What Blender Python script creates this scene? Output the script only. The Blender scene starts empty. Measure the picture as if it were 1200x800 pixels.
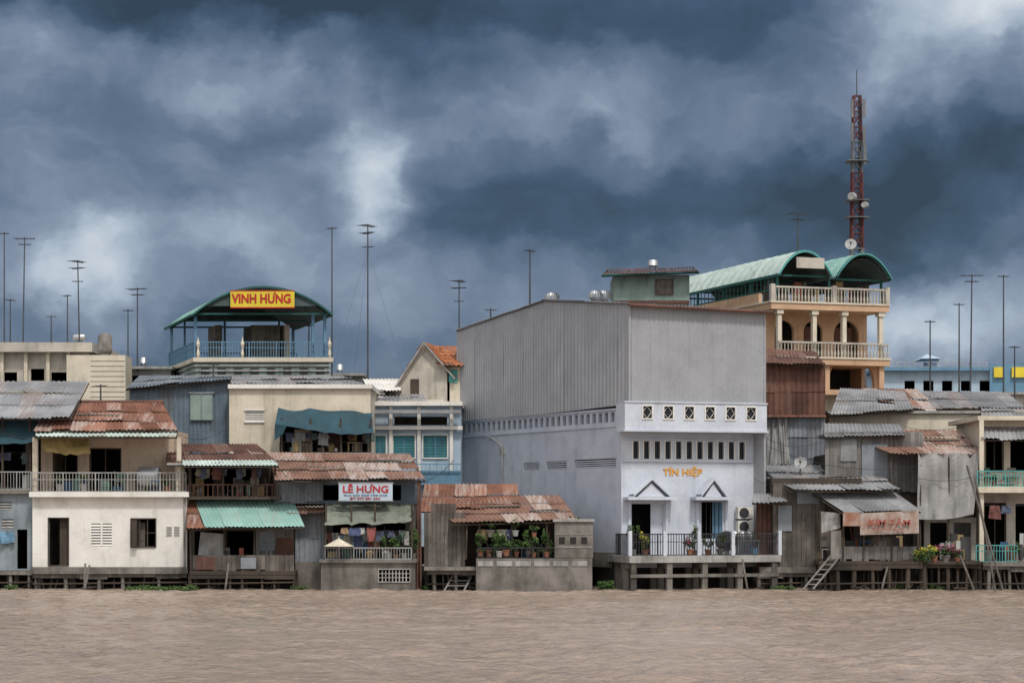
import bpy, math, random
from mathutils import Vector, noise as mnoise
R = random.Random(11)
# ---------------------------------------------------------------- image coordinates
# u, v are image pixels, projected from the camera to depth y (25 pixels per metre at the quay line y=0).
def X(u, y=0.0): return (u-600)*(100+y)/2500.0
def Z(v, y=0.0): return 3.6+(600-v)*(100+y)/2500.0

# ---------------------------------------------------------------- materials
def newmat(name):
    m = bpy.data.materials.new(name); m.use_nodes = True
    nt = m.node_tree; return m, nt, nt.nodes['Principled BSDF']
def c4(c): return (c[0], c[1], c[2], 1)
def mix(nt, f, a, b, mode='MIX'):
    n = nt.nodes.new('ShaderNodeMix'); n.data_type = 'RGBA'; n.blend_type = mode
    for s, v in ((n.inputs[0], f), (n.inputs[6], a), (n.inputs[7], b)):
        if hasattr(v, 'is_linked'): nt.links.new(v, s)
        elif isinstance(v, (tuple, list)): s.default_value = c4(v)
        else: s.default_value = v
    return n.outputs[2]
def mth(nt, op, a, b=None, c=None, clamp=False):
    n = nt.nodes.new('ShaderNodeMath'); n.operation = op; n.use_clamp = clamp
    for i, v in enumerate((a, b, c)):
        if v is None: continue
        if hasattr(v, 'is_linked'): nt.links.new(v, n.inputs[i])
        else: n.inputs[i].default_value = v
    return n.outputs[0]
def noise(nt, vec, scale, detail=5, rough=.55):
    n = nt.nodes.new('ShaderNodeTexNoise'); n.inputs['Scale'].default_value = scale
    n.inputs['Detail'].default_value = detail; n.inputs['Roughness'].default_value = rough
    nt.links.new(vec, n.inputs['Vector']); return n
def mapping(nt, vec, sc, loc=(0, 0, 0)):
    n = nt.nodes.new('ShaderNodeMapping'); n.inputs['Scale'].default_value = sc
    n.inputs['Location'].default_value = loc
    nt.links.new(vec, n.inputs['Vector']); return n.outputs[0]
def weather(name, c1, c2, dirt, amt=.4, streak=(4, 4, .45), rough=.85, bump=.3, scale=.8, varamt=.4, vw=.4, contrast=4.5, metallic=0, fine=14):
    m, nt, b = newmat(name)
    tc = nt.nodes.new('ShaderNodeTexCoord').outputs['Object']
    at = nt.nodes.new('ShaderNodeAttribute'); at.attribute_name = 'var'; var = at.outputs['Fac']
    off = (R.uniform(0, 30), R.uniform(0, 30), R.uniform(0, 30))
    A = noise(nt, mapping(nt, tc, streak, off), 1, 4, .62).outputs['Fac']
    B = noise(nt, mapping(nt, tc, (1, 1, 1), off), scale, 5, .62).outputs['Fac']
    C = noise(nt, tc, fine, 3, .6).outputs['Fac']
    v0 = mth(nt, 'SUBTRACT', var, .5)
    fb = mth(nt, 'MULTIPLY_ADD', mth(nt, 'SUBTRACT', B, .5), 4, .5, clamp=True)
    col = mix(nt, fb, c1, c2)
    s = mth(nt, 'MULTIPLY', A, .6)
    s = mth(nt, 'MULTIPLY_ADD', B, .4, s)
    s = mth(nt, 'MULTIPLY_ADD', v0, vw, s)
    s = mth(nt, 'MULTIPLY_ADD', mth(nt, 'SUBTRACT', C, .5), .25, s)
    s = mth(nt, 'SUBTRACT', s, .64-amt*.32)
    s = mth(nt, 'MULTIPLY', s, contrast, clamp=True)
    col = mix(nt, s, col, dirt)
    br = mth(nt, 'MULTIPLY_ADD', v0, varamt, 1.0)
    br = mth(nt, 'MULTIPLY_ADD', mth(nt, 'SUBTRACT', C, .5), .45, br)
    cb = nt.nodes.new('ShaderNodeCombineColor')
    for i in range(3): nt.links.new(br, cb.inputs[i])
    col = mix(nt, 1.0, col, cb.outputs[0], 'MULTIPLY')
    nt.links.new(col, b.inputs['Base Color'])
    b.inputs['Roughness'].default_value = rough; b.inputs['Metallic'].default_value = metallic
    b.inputs['Specular IOR Level'].default_value = .25
    bp = nt.nodes.new('ShaderNodeBump'); bp.inputs['Strength'].default_value = bump; bp.inputs['Distance'].default_value = .03
    nt.links.new(C, bp.inputs['Height']); nt.links.new(bp.outputs[0], b.inputs['Normal'])
    return m
def ramp_mat(name, cols, rough=.85, constant=True):
    m, nt, b = newmat(name)
    at = nt.nodes.new('ShaderNodeAttribute'); at.attribute_name = 'var'
    r = nt.nodes.new('ShaderNodeValToRGB'); r.color_ramp.interpolation = 'CONSTANT' if constant else 'LINEAR'
    els = r.color_ramp.elements
    els[0].position = 0; els[0].color = c4(cols[0]); els[1].position = (1 if not constant else 1/len(cols)); els[1].color = c4(cols[1 if constant else -1])
    rest = list(enumerate(cols))[2:] if constant else list(enumerate(cols))[1:-1]
    for i, c in rest:
        e = els.new(i/len(cols) if constant else i/(len(cols)-1)); e.color = c4(c)
    nt.links.new(at.outputs['Fac'], r.inputs[0])
    if constant:
        tc = nt.nodes.new('ShaderNodeTexCoord').outputs['Object']
        n = noise(nt, tc, 5, 4).outputs['Fac']
        col = mix(nt, mth(nt, 'MULTIPLY', n, .5), r.outputs[0], (.06, .055, .05), 'MIX')
    else: col = r.outputs[0]
    nt.links.new(col, b.inputs['Base Color']); b.inputs['Roughness'].default_value = rough
    b.inputs['Specular IOR Level'].default_value = .25
    return m
ROOFS = (7, .5, .5)
white = weather('white_plaster', (.74, .71, .66), (.63, .60, .55), (.30, .27, .235), .30, streak=(3.5, 3.5, .3), contrast=2.8)
blueplas = weather('pale_blue_plaster', (.45, .475, .535), (.385, .41, .475), (.21, .22, .24), .36, streak=(2.2, 2.2, .18), vw=.1, contrast=2.6)
bluewhite = weather('bluish_white_paint', (.55, .58, .635), (.475, .505, .565), (.26, .27, .295), .28, streak=(3, 3, .25), contrast=2.6)
paleblue = weather('light_blue_paint', (.42, .50, .58), (.33, .42, .50), (.17, .195, .21), .3)
dingyblue = weather('dingy_blue_wall', (.27, .31, .34), (.20, .235, .26), (.09, .095, .09), .4, contrast=3)
cream = weather('cream_plaster', (.65, .575, .46), (.54, .475, .375), (.22, .19, .15), .36, streak=(3.5, 3.5, .3), contrast=2.8)
peach = weather('peach_plaster', (.56, .44, .34), (.46, .36, .27), (.20, .155, .12), .32)
orange = weather('orange_plaster', (.57, .375, .24), (.48, .305, .19), (.24, .165, .11), .32, contrast=3)
beige = weather('beige_plaster', (.50, .455, .39), (.40, .365, .31), (.14, .125, .105), .4, contrast=3)
concrete = weather('stained_concrete', (.22, .20, .178), (.135, .123, .107), (.038, .034, .03), .6, streak=(3, 3, .6), contrast=3)
slabm = weather('grey_concrete_slab', (.38, .37, .35), (.26, .25, .235), (.08, .073, .065), .48, contrast=3)
rust = weather('rusty_corrugated_iron', (.27, .125, .08), (.155, .068, .045), (.40, .335, .30), .36, streak=ROOFS, rough=.8, vw=.26, varamt=.45, contrast=4)
rustpale = weather('faded_rusty_iron', (.29, .165, .12), (.165, .085, .06), (.41, .37, .34), .46, streak=ROOFS, rough=.8, vw=.3, varamt=.45, contrast=3.5)
rustdark = weather('dark_rust_iron', (.15, .075, .055), (.085, .043, .034), (.26, .195, .16), .25, streak=ROOFS, rough=.8, vw=.25, varamt=.5, contrast=3)
zinc = weather('old_zinc_sheet', (.30, .30, .305), (.20, .20, .205), (.17, .115, .09), .35, streak=ROOFS, rough=.65, vw=.35, varamt=.5, contrast=3)
zincwall = weather('zinc_wall_sheet', (.23, .25, .275), (.16, .18, .205), (.11, .095, .09), .32, rough=.65, vw=.25, varamt=.45)
greysheet = weather('grey_painted_cladding', (.325, .33, .345), (.285, .29, .305), (.215, .215, .22), .2, streak=(3, 3, .1), rough=.6, vw=.1, varamt=.07, bump=.1, contrast=3)
bluesheet = weather('blue_grey_sheet', (.16, .205, .245), (.11, .15, .185), (.09, .09, .09), .3, rough=.65, varamt=.35)
greenroof = weather('sea_green_sheet', (.29, .46, .41), (.22, .38, .335), (.31, .33, .295), .35, streak=ROOFS, rough=.6, varamt=.25)
paleroof = weather('pale_green_sheet', (.50, .58, .53), (.40, .49, .44), (.29, .30, .265), .35, streak=ROOFS, rough=.6, varamt=.2)
greenpaint = weather('dark_green_paint', (.03, .11, .095), (.025, .085, .077), (.045, .045, .04), .25)
tympan = weather('grey_green_lining', (.09, .12, .12), (.065, .092, .092), (.045, .05, .045), .3)
sagepaint = weather('sage_plaster', (.24, .31, .275), (.18, .24, .215), (.09, .1, .092), .4)
teal = weather('turquoise_paint', (.10, .34, .325), (.085, .27, .26), (.11, .12, .11), .3)
bluepaint = weather('blue_rail_paint', (.14, .26, .37), (.11, .21, .30), (.1, .1, .1), .25)
plank = weather('weathered_planks', (.16, .142, .126), (.095, .083, .073), (.042, .036, .03), .4, streak=(9, 9, .5), varamt=.9, vw=.3)
plankgrey = weather('grey_boards', (.21, .198, .188), (.14, .131, .125), (.06, .052, .047), .4, streak=(9, 9, .5), varamt=.75)
wood = weather('dark_timber', (.075, .058, .045), (.048, .038, .03), (.026, .022, .018), .3)
dark = weather('shade_near_black', (.032, .029, .026), (.02, .018, .017), (.012, .011, .01), .3)  # shade inside rooms and under decks put into a near-black colour
tile = weather('orange_clay_tile', (.45, .17, .075), (.32, .11, .05), (.10, .06, .045), .45, streak=ROOFS)
ironw = weather('whitewashed_iron', (.37, .37, .36), (.28, .28, .27), (.17, .11, .085), .35)
irond = weather('black_iron', (.045, .045, .05), (.03, .03, .035), (.07, .045, .035), .2)
steel = weather('galvanised_steel', (.17, .175, .18), (.12, .125, .13), (.1, .075, .06), .2, rough=.6)
mastm = weather('dark_mast_metal', (.075, .08, .088), (.055, .058, .064), (.06, .045, .04), .2, rough=.8)
redp = weather('faded_red_paint', (.13, .038, .038), (.09, .03, .03), (.07, .045, .045), .3)
stainless = weather('stainless_tank', (.5, .5, .5), (.42, .42, .43), (.3, .3, .3), .1, rough=.35, metallic=.7, bump=.05)
tarpblue = weather('teal_tarpaulin', (.032, .075, .095), (.024, .055, .073), (.055, .068, .072), .3)
tarpgrey = weather('grey_tarpaulin', (.34, .33, .32), (.26, .255, .25), (.14, .13, .12), .42, streak=(6, 6, .3), contrast=3)
tarpgreen = weather('mossy_awning', (.19, .205, .165), (.13, .145, .115), (.065, .065, .055), .4)
yellowcl = weather('yellow_awning', (.40, .29, .12), (.32, .23, .09), (.17, .12, .055), .3)
mud = weather('mud_bank', (.055, .042, .033), (.038, .029, .022), (.022, .018, .015), .4, scale=.3)
groundm = weather('town_ground', (.22, .19, .16), (.16, .14, .12), (.1, .09, .08), .4, scale=.1)
signY = weather('yellow_sign', (.70, .54, .05), (.62, .47, .05), (.38, .29, .06), .18, bump=.05)
signW = weather('blue_sign', (.45, .52, .58), (.39, .47, .54), (.22, .22, .24), .3, bump=.05)
signR = weather('rusty_sign', (.40, .345, .31), (.28, .205, .165), (.24, .105, .065), .55, scale=1.6, contrast=3)
txtR = weather('red_letters', (.45, .03, .03), (.38, .03, .03), (.28, .05, .04), .2, bump=0)
txtF = weather('faded_red_letters', (.34, .08, .055), (.28, .075, .055), (.28, .18, .15), .4, bump=0)
txtO = weather('ochre_letters', (.68, .33, .05), (.62, .29, .05), (.42, .22, .06), .2, bump=0)
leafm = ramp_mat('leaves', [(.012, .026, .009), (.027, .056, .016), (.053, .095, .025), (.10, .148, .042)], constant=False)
flower_y = ramp_mat('yellow_flowers', [(.06, .09, .02), (.28, .27, .03), (.5, .42, .05)], constant=False)
flower_p = ramp_mat('pink_flowers', [(.05, .08, .03), (.16, .03, .07), (.38, .09, .16)], constant=False)
cloth = ramp_mat('laundry_cloth', [(.5, .5, .5), (.08, .11, .22), (.33, .1, .09), (.42, .39, .3), (.12, .24, .25), (.62, .62, .62), (.26, .17, .25), (.05, .05, .06), (.4, .27, .16), (.26, .35, .43)])
rag = ramp_mat('drab_cloth', [(.3, .29, .28), (.08, .1, .16), (.16, .06, .05), (.25, .22, .17), (.1, .15, .15), (.4, .4, .4)])
goods = ramp_mat('household_goods', [(.12, .09, .07), (.3, .28, .25), (.05, .13, .24), (.28, .08, .05), (.18, .14, .1), (.5, .5, .48), (.06, .06, .06), (.1, .22, .17), (.36, .26, .12), (.22, .2, .19)])
terra = weather('terracotta', (.30, .13, .08), (.22, .1, .06), (.12, .07, .05), .3)
gl, gnt, gb = newmat('window_glass'); gb.inputs['Base Color'].default_value = (.02, .024, .03, 1); gb.inputs['Roughness'].default_value = .2; gb.inputs['Specular IOR Level'].default_value = .2
tealglass = weather('teal_shutters', (.07, .24, .27), (.055, .18, .215), (.05, .08, .09), .3)

# ---------------------------------------------------------------- mesh tools
class Fr:
    def __init__(s, O=(0, 0), e1=(1, 0), e2=(0, 1)): s.O, s.e1, s.e2 = O, e1, e2
    def p(s, a, b, z): return (s.O[0]+s.e1[0]*a+s.e2[0]*b, s.O[1]+s.e1[1]*a+s.e2[1]*b, z)
W = Fr()
def frame2(p0, p1):
    dx, dy = p1[0]-p0[0], p1[1]-p0[1]; L = math.hypot(dx, dy); ex, ey = dx/L, dy/L
    return Fr(p0, (ex, ey), (-ey, ex)), L
class M:
    def __init__(s): s.v = []; s.f = []; s.a = []; s.smooth = False
    def face(s, pts, var=.5):
        n = len(s.v); s.v += [tuple(p) for p in pts]; s.f.append(tuple(range(n, n+len(pts)))); s.a.append(var)
    def box(s, x0, x1, y0, y1, z0, z1, F=W, var=.5):
        n = len(s.v)
        for z in (z0, z1):
            for (a, b) in ((x0, y0), (x1, y0), (x1, y1), (x0, y1)): s.v.append(F.p(a, b, z))
        for f in ((0, 3, 2, 1), (4, 5, 6, 7), (0, 1, 5, 4), (1, 2, 6, 5), (2, 3, 7, 6), (3, 0, 4, 7)):
            s.f.append(tuple(n+i for i in f)); s.a.append(var)
    def b(s, u0, u1, v0, v1, y0, y1, var=.5):
        s.box(X(u0, y0), X(u1, y0), y0, y1, Z(v1, y0), Z(v0, y0), W, var)
    def cyl(s, p, q, r, n=8, r2=None, var=.5):
        p, q = Vector(p), Vector(q); r2 = r if r2 is None else r2
        d = (q-p).normalized(); a = d.orthogonal().normalized(); c = d.cross(a)
        k = len(s.v)
        for i in range(n):
            t = 2*math.pi*i/n; o = a*math.cos(t)+c*math.sin(t)
            s.v.append(tuple(p+o*r)); s.v.append(tuple(q+o*r2))
        for i in range(n):
            j = (i+1) % n; s.f.append((k+2*i, k+2*j, k+2*j+1, k+2*i+1)); s.a.append(var)
        s.f.append(tuple(k+2*i for i in range(n))[::-1]); s.a.append(var)
        s.f.append(tuple(k+2*i+1 for i in range(n))); s.a.append(var)
    def lathe(s, c, prof, n=14, var=.5, ax=(0, 0, 1)):
        ax = Vector(ax).normalized(); a = ax.orthogonal().normalized(); b_ = ax.cross(a); c = Vector(c); k = len(s.v)
        for (r, h) in prof:
            for i in range(n):
                t = 2*math.pi*i/n; s.v.append(tuple(c+ax*h+(a*math.cos(t)+b_*math.sin(t))*r))
        for j in range(len(prof)-1):
            for i in range(n):
                i2 = (i+1) % n
                s.f.append((k+j*n+i, k+j*n+i2, k+(j+1)*n+i2, k+(j+1)*n+i)); s.a.append(var)
    def corr(s, a, b, c, d, pitch=.19, amp=.028, sheet=.85, rows=2, jit=.05):
        a, b, c, d = map(Vector, (a, b, c, d)); w = (b-a).length
        nrm = (b-a).cross(d-a).normalized(); ns = max(1, round(w/sheet)); per = 4
        nw = max(1, round(w/ns/pitch)); tot = nw*per
        H = (d-a).length
        for r in range(rows):
            for k in range(ns):
                var = R.random(); t0 = r/rows; t1 = (r+1)/rows
                t0 -= (jit*R.uniform(.1, 2.0))/max(H, .5); lift = R.uniform(0, .02)+.012*r+.006*(k % 2)
                base = len(s.v); l0 = lift+R.uniform(0, jit*.7); tw = R.uniform(-jit, jit)*.5
                for t, lf in ((t0, l0), ((t0+t1)/2, lift+R.uniform(-.015, .015)), (t1, lift*.5)):
                    for i in range(tot+1):
                        q = (k+i/tot)/ns
                        P = (a.lerp(b, q)).lerp(d.lerp(c, q), t)
                        P = P+nrm*(math.sin(2*math.pi*i/per+.8)*amp+lf+tw*(i/tot)*(t == t0)); s.v.append(tuple(P))
                for rr in range(2):
                    for i in range(tot):
                        o = base+rr*(tot+1)+i; s.f.append((o, o+1, o+tot+2, o+tot+1)); s.a.append(var)
    def planks(s, u0, u1, v0, v1, y, w=.16, skip=.0, th=.03):
        x0, x1 = X(u0, y), X(u1, y); z0, z1 = Z(v1, y), Z(v0, y); n = max(1, int((x1-x0)/w))
        for i in range(n):
            if R.random() < skip: continue
            q0 = x0+(x1-x0)*i/n; q1 = x0+(x1-x0)*(i+1)/n-.012; o = R.uniform(0, .03)
            s.box(q0, q1, y-o, y-o+th, z0+R.uniform(-.1, .06), z1, W, R.random())
    def wall(s, p0, p1, z0, z1, ops=(), th=.14, var=.5):
        F, L = frame2(p0, p1)
        S = sorted(set([0, L]+[o[i] for o in ops for i in (0, 1)])); T = sorted(set([z0, z1]+[o[i] for o in ops for i in (2, 3)]))
        for i in range(len(S)-1):
            for j in range(len(T)-1):
                cs, cz = (S[i]+S[i+1])/2, (T[j]+T[j+1])/2
                if any(o[0] < cs < o[1] and o[2] < cz < o[3] for o in ops): continue
                for d, fl in ((0, 0), (th, 1)):
                    q = [F.p(S[i], d, T[j]), F.p(S[i+1], d, T[j]), F.p(S[i+1], d, T[j+1]), F.p(S[i], d, T[j+1])]
                    s.face(q[::-1] if fl else q, var)
        for (a, b, c, d) in list(ops):
            s.face([F.p(a, 0, c), F.p(a, 0, d), F.p(a, th, d), F.p(a, th, c)], var); s.face([F.p(b, 0, c), F.p(b, th, c), F.p(b, th, d), F.p(b, 0, d)], var)
            s.face([F.p(a, 0, c), F.p(a, th, c), F.p(b, th, c), F.p(b, 0, c)], var); s.face([F.p(a, 0, d), F.p(b, 0, d), F.p(b, th, d), F.p(a, th, d)], var)
        for a in (0, L): s.face([F.p(a, 0, z0), F.p(a, 0, z1), F.p(a, th, z1), F.p(a, th, z0)], var)
        s.face([F.p(0, 0, z1), F.p(L, 0, z1), F.p(L, th, z1), F.p(0, th, z1)], var)
        return F, L
    def rail(s, x0, x1, y, z0, z1, pitch=.14, t=.022, F=W, mid=False):
        n = max(1, int((x1-x0)/pitch))
        s.box(x0, x1, y-.025, y+.025, z1-.05, z1, F); s.box(x0, x1, y-.02, y+.02, z0, z0+.035, F)
        if mid: s.box(x0, x1, y-.018, y+.018, (z0+z1)/2+.1, (z0+z1)/2+.13, F)
        for i in range(n+1):
            c = x0+(x1-x0)*i/n; k = t*(2 if i % 10 == 0 else 1)
            s.box(c-k/2, c+k/2, y-k/2, y+k/2, z0+.035, z1-.05, F)
    def sheetcloth(s, a, b, c, d, nx=14, nz=8, amp=.06, sag=0, var=.5):
        a, b, c, d = map(Vector, (a, b, c, d)); nrm = (b-a).cross(d-a).normalized(); k = len(s.v); sd = R.uniform(0, 99)
        for j in range(nz+1):
            for i in range(nx+1):
                q, t = i/nx, j/nz; P = a.lerp(b, q).lerp(d.lerp(c, q), t)
                P = P+nrm*(amp*mnoise.noise(Vector((q*nx*.55+sd, t*1.6, sd)))*2)+Vector((0, 0, -sag*math.sin(math.pi*q)*(1-t)))
                s.v.append(tuple(P))
        for j in range(nz):
            for i in range(nx):
                o = k+j*(nx+1)+i; s.f.append((o, o+1, o+nx+2, o+nx+1)); s.a.append(var)
    def leaves(s, c, rad, n=180, size=.09, lo=0, hi=1):
        for _ in range(n):
            v = Vector((R.gauss(0, 1), R.gauss(0, 1), R.gauss(0, 1))).normalized()*(R.random()**.5)
            p = Vector((c[0]+v.x*rad[0], c[1]+v.y*rad[1], c[2]+v.z*rad[2]))
            a = Vector((R.uniform(-1, 1), R.uniform(-1, 1), R.uniform(-1, 1))).normalized()*size*R.uniform(.5, 1.2)
            b = a.orthogonal().normalized()*size*.45
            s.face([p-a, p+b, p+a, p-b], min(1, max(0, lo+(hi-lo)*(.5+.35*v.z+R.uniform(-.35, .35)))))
    def vault(s, F, s0, s1, d0, d1, zs, rise, n=20, th=.08, nd=8):
        pts = [(s0+(s1-s0)*i/n, zs+rise*(1-(abs(2*i/n-1))**2.1)) for i in range(n+1)]
        for j in range(nd):
            a, b_ = d0+(d1-d0)*j/nd, d0+(d1-d0)*(j+1)/nd
            for i in range(n):
                (p, z), (q, w) = pts[i], pts[i+1]; var = .3+.4*((j*7+i//3*5) % 4)/3
                s.face([F.p(p, a, z), F.p(q, a, w), F.p(q, b_, w), F.p(p, b_, z)], var)
                s.face([F.p(p, a, z-th), F.p(p, b_, z-th), F.p(q, b_, w-th), F.p(q, a, w-th)], var)
        return pts
    def ribs(s, F, pts, d0, d1, k=3, r=.03):
        L = d1-d0; n = int(L/.9)
        for j in range(n+1):
            d = d0+L*j/n
            for (p, z), (q, w) in zip(pts[:-1], pts[1:]): s.cyl(F.p(p, d, z+.015), F.p(q, d, w+.015), r, 4)
    def archband(s, F, pts, d, h, th=.12):
        for (p, z), (q, w) in zip(pts[:-1], pts[1:]):
            for dd in (d, d+th): s.face([F.p(p, dd, z-h), F.p(q, dd, w-h), F.p(q, dd, w+.03), F.p(p, dd, z+.03)])
            s.face([F.p(p, d, z-h), F.p(q, d, w-h), F.p(q, d+th, w-h), F.p(p, d+th, z-h)])
            s.face([F.p(p, d, z+.03), F.p(q, d, w+.03), F.p(q, d+th, w+.03), F.p(p, d+th, z+.03)])
class Grp:
    def __init__(s, name, loc): s.name, s.loc, s.parts = name, Vector(loc), {}
    def m(s, part, mat, smooth=False):
        k = (part, mat.name)
        if k not in s.parts: s.parts[k] = (M(), mat)
        s.parts[k][0].smooth = smooth
        return s.parts[k][0]
    def done(s):
        e = None
        its = [(k, m, mt) for k, (m, mt) in s.parts.items() if m.f]
        if len(its) > 1:
            e = bpy.data.objects.new(s.name, None); e.location = s.loc; bpy.context.collection.objects.link(e); e.empty_display_size = .3
        for k, m, mt in its:
            nm = k[0] if e else s.name
            me = bpy.data.meshes.new(nm); L = s.loc
            me.from_pydata([(a-L.x, b-L.y, c-L.z) for a, b, c in m.v], [], m.f)
            at = me.attributes.new('var', 'FLOAT', 'FACE'); at.data.foreach_set('value', m.a)
            me.materials.append(mt)
            if m.smooth: me.polygons.foreach_set('use_smooth', [True]*len(me.polygons))
            o = bpy.data.objects.new(nm, me); bpy.context.collection.objects.link(o)
            if e: o.parent = e
            else: o.location = L
        return s
def text(g, string, x, y, z, w, h, mat, rz=0, part='lettering', off=.012):
    cu = bpy.data.curves.new('t', 'FONT'); cu.body = string; cu.extrude = .01; cu.offset = off; cu.size = 1; cu.resolution_u = 4
    o = bpy.data.objects.new('t', cu); bpy.context.collection.objects.link(o)
    bpy.context.view_layer.update()
    dg = bpy.context.evaluated_depsgraph_get(); me = bpy.data.meshes.new_from_object(o.evaluated_get(dg))
    vs = [v.co.copy() for v in me.vertices]; fs = [tuple(p.vertices) for p in me.polygons]
    bpy.data.objects.remove(o)
    x0 = min(v.x for v in vs); x1 = max(v.x for v in vs); y0 = min(v.y for v in vs); y1 = max(v.y for v in vs)
    mm = g.m(part, mat); k = len(mm.v); c, s_ = math.cos(rz), math.sin(rz)
    for v in vs:
        a = (v.x-x0)/(x1-x0)*w; b = (v.y-y0)/(y1-y0)*h; d = -v.z
        mm.v.append((x+a*c-d*s_, y+a*s_+d*c, z+b))
    for f in fs: mm.f.append(tuple(k+i for i in f)); mm.a.append(.5)

def shell(g, part, mat, u0, u1, v0, v1, y0, y1, ops=(), inner=None, ceil=True, th=.14):
    m = g.m(part, mat); x0, x1 = X(u0, y0), X(u1, y0); z0, z1 = Z(v1, y0), Z(v0, y0)
    O = [(X(a, y0)-x0, X(b, y0)-x0, Z(d, y0), Z(c, y0)) for a, b, c, d in ops]
    m.wall((x0, y0), (x1, y0), z0, z1, O, th)
    m.box(x0, x0+th, y0+th+.002, y1, z0, z1); m.box(x1-th, x1, y0+th+.002, y1, z0, z1)
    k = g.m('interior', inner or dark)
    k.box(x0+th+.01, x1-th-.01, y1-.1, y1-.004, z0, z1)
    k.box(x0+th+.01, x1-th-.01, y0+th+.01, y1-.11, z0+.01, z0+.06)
    if ceil: m.box(x0+.01, x1-.01, y0+.01, y1-.01, z1+.002, z1+.08)
def frame(g, mat, u0, u1, v0, v1, y, t=.07, out=.03, mull=0, glass=True, part='window_frames', bars=0):
    m = g.m(part, mat); x0, x1, z0, z1 = X(u0, y), X(u1, y), Z(v1, y), Z(v0, y)
    m.box(x0-t, x0, y-out, y+.06, z0-t, z1+t); m.box(x1, x1+t, y-out, y+.06, z0-t, z1+t)
    m.box(x0, x1, y-out, y+.06, z1, z1+t); m.box(x0, x1, y-out-.03, y+.06, z0-t, z0)
    for i in range(mull): c = x0+(x1-x0)*(i+1)/(mull+1); m.box(c-.025, c+.025, y+.03, y+.07, z0, z1)
    for i in range(bars): c = z0+(z1-z0)*(i+1)/(bars+1); m.box(x0, x1, y+.035, y+.065, c-.015, c+.015)
    if glass: g.m('glass', gl).box(x0, x1, y+.08, y+.095, z0, z1)
def louver(g, mat, u0, u1, v0, v1, y, n=6, part='louvres'):
    m = g.m(part, mat); x0, x1, z0, z1 = X(u0, y), X(u1, y), Z(v1, y), Z(v0, y)
    for i in range(n):
        a = z0+(z1-z0)*i/n; h = (z1-z0)/n
        m.face([(x0, y-.02, a), (x1, y-.02, a), (x1, y+.06, a+h*.72), (x0, y+.06, a+h*.72)])
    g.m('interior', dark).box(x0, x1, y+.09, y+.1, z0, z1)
def roof(g, mat, bl, br, tr, tl, part='roof', rows=2, pitch=.19, amp=.028, jit=.1, fascia=None, sheet=.85):
    P = [(X(u, y), y, Z(v, y)) for u, v, y in (bl, br, tr, tl)]
    g.m(part, mat).corr(*P, rows=rows, pitch=pitch, amp=amp, jit=jit, sheet=sheet)
    t = g.m('rafters', wood); a, b, c, d = map(Vector, P); n = max(2, int((b-a).length/1.2))
    for i in range(n+1):
        q = i/n; s0 = a.lerp(b, q)-Vector((0, 0, .09)); s1 = d.lerp(c, q)-Vector((0, 0, .09)); t.cyl(s0, s1, .035, 5)
    t.cyl(a-Vector((0, -.05, .08)), b-Vector((0, -.05, .08)), .035, 5)
    if fascia:
        f = g.m('fascia', fascia); f.cyl(a-Vector((0, .04, .03)), b-Vector((0, .04, .03)), .05, 6)
def piles(g, u0, u1, y0, y1, vt, n, r=.1, mat=None, beam=True):
    m = g.m('piles', mat or concrete)
    for yy in (y0+.15, y0+.95, (y0+y1)/2):
        for i in range(n+1):
            x = X(u0, y0)+.12+(X(u1, y0)-X(u0, y0)-.24)*i/n+R.uniform(-.22, .22); rr = r*R.uniform(.55, 1.2)
            m.cyl((x+R.uniform(-.08, .08), yy, -1), (x, yy, Z(vt, y0)-.003), rr, 7, rr*.9, R.random())
    for i in range(n*2):
        x = R.uniform(X(u0, y0)+.2, X(u1, y0)-.2); m.cyl((x, y0+.4, -1), (x+R.uniform(-.5, .5), y0+.5, Z(vt, y0)-R.uniform(0, .3)), .035, 5, None, R.random())
    if beam:
        x = X(u0, y0)
        while x < X(u1, y0)-.1:
            w = min(R.uniform(1.0, 2.4), X(u1, y0)-x); m.box(x, x+w-.02, y0+.02, y0+.2, Z(vt+R.uniform(3.5, 7), y0), Z(vt, y0)-.005, W, R.random()); x += w
        g.m('cross_braces', wood).cyl((X(u0, y0), y0+.1, Z(684, y0)), (X(u1, y0), y0+.1, Z(682, y0)), .04, 6)
    g.m('underdeck_shade_sheet', dark).box(X(u0, y0)+.05, X(u1, y0)-.05, y0+1.3, y0+1.4, .0, Z(vt, y0)-.01)  # dark sheet added under the deck to deepen the shade behind the piles
    dm = g.m('driftwood', wood)
    for i in range(n):
        x = R.uniform(X(u0, y0), X(u1, y0)); dm.cyl((x, y0-.1+R.uniform(-.3, .6), R.uniform(-.05, .08)), (x+R.uniform(-1, 1), y0+R.uniform(-.2, .8), R.uniform(-.02, .35)), .045, 5, .03, R.random())
def posts(g, us, v0, v1, y, r=.05, mat=None):
    m = g.m('posts', mat or wood)
    for u in us: m.cyl((X(u, y), y, Z(v1, y)), (X(u, y)+R.uniform(-.05, .05), y, Z(v0, y)), r, 7)
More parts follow.
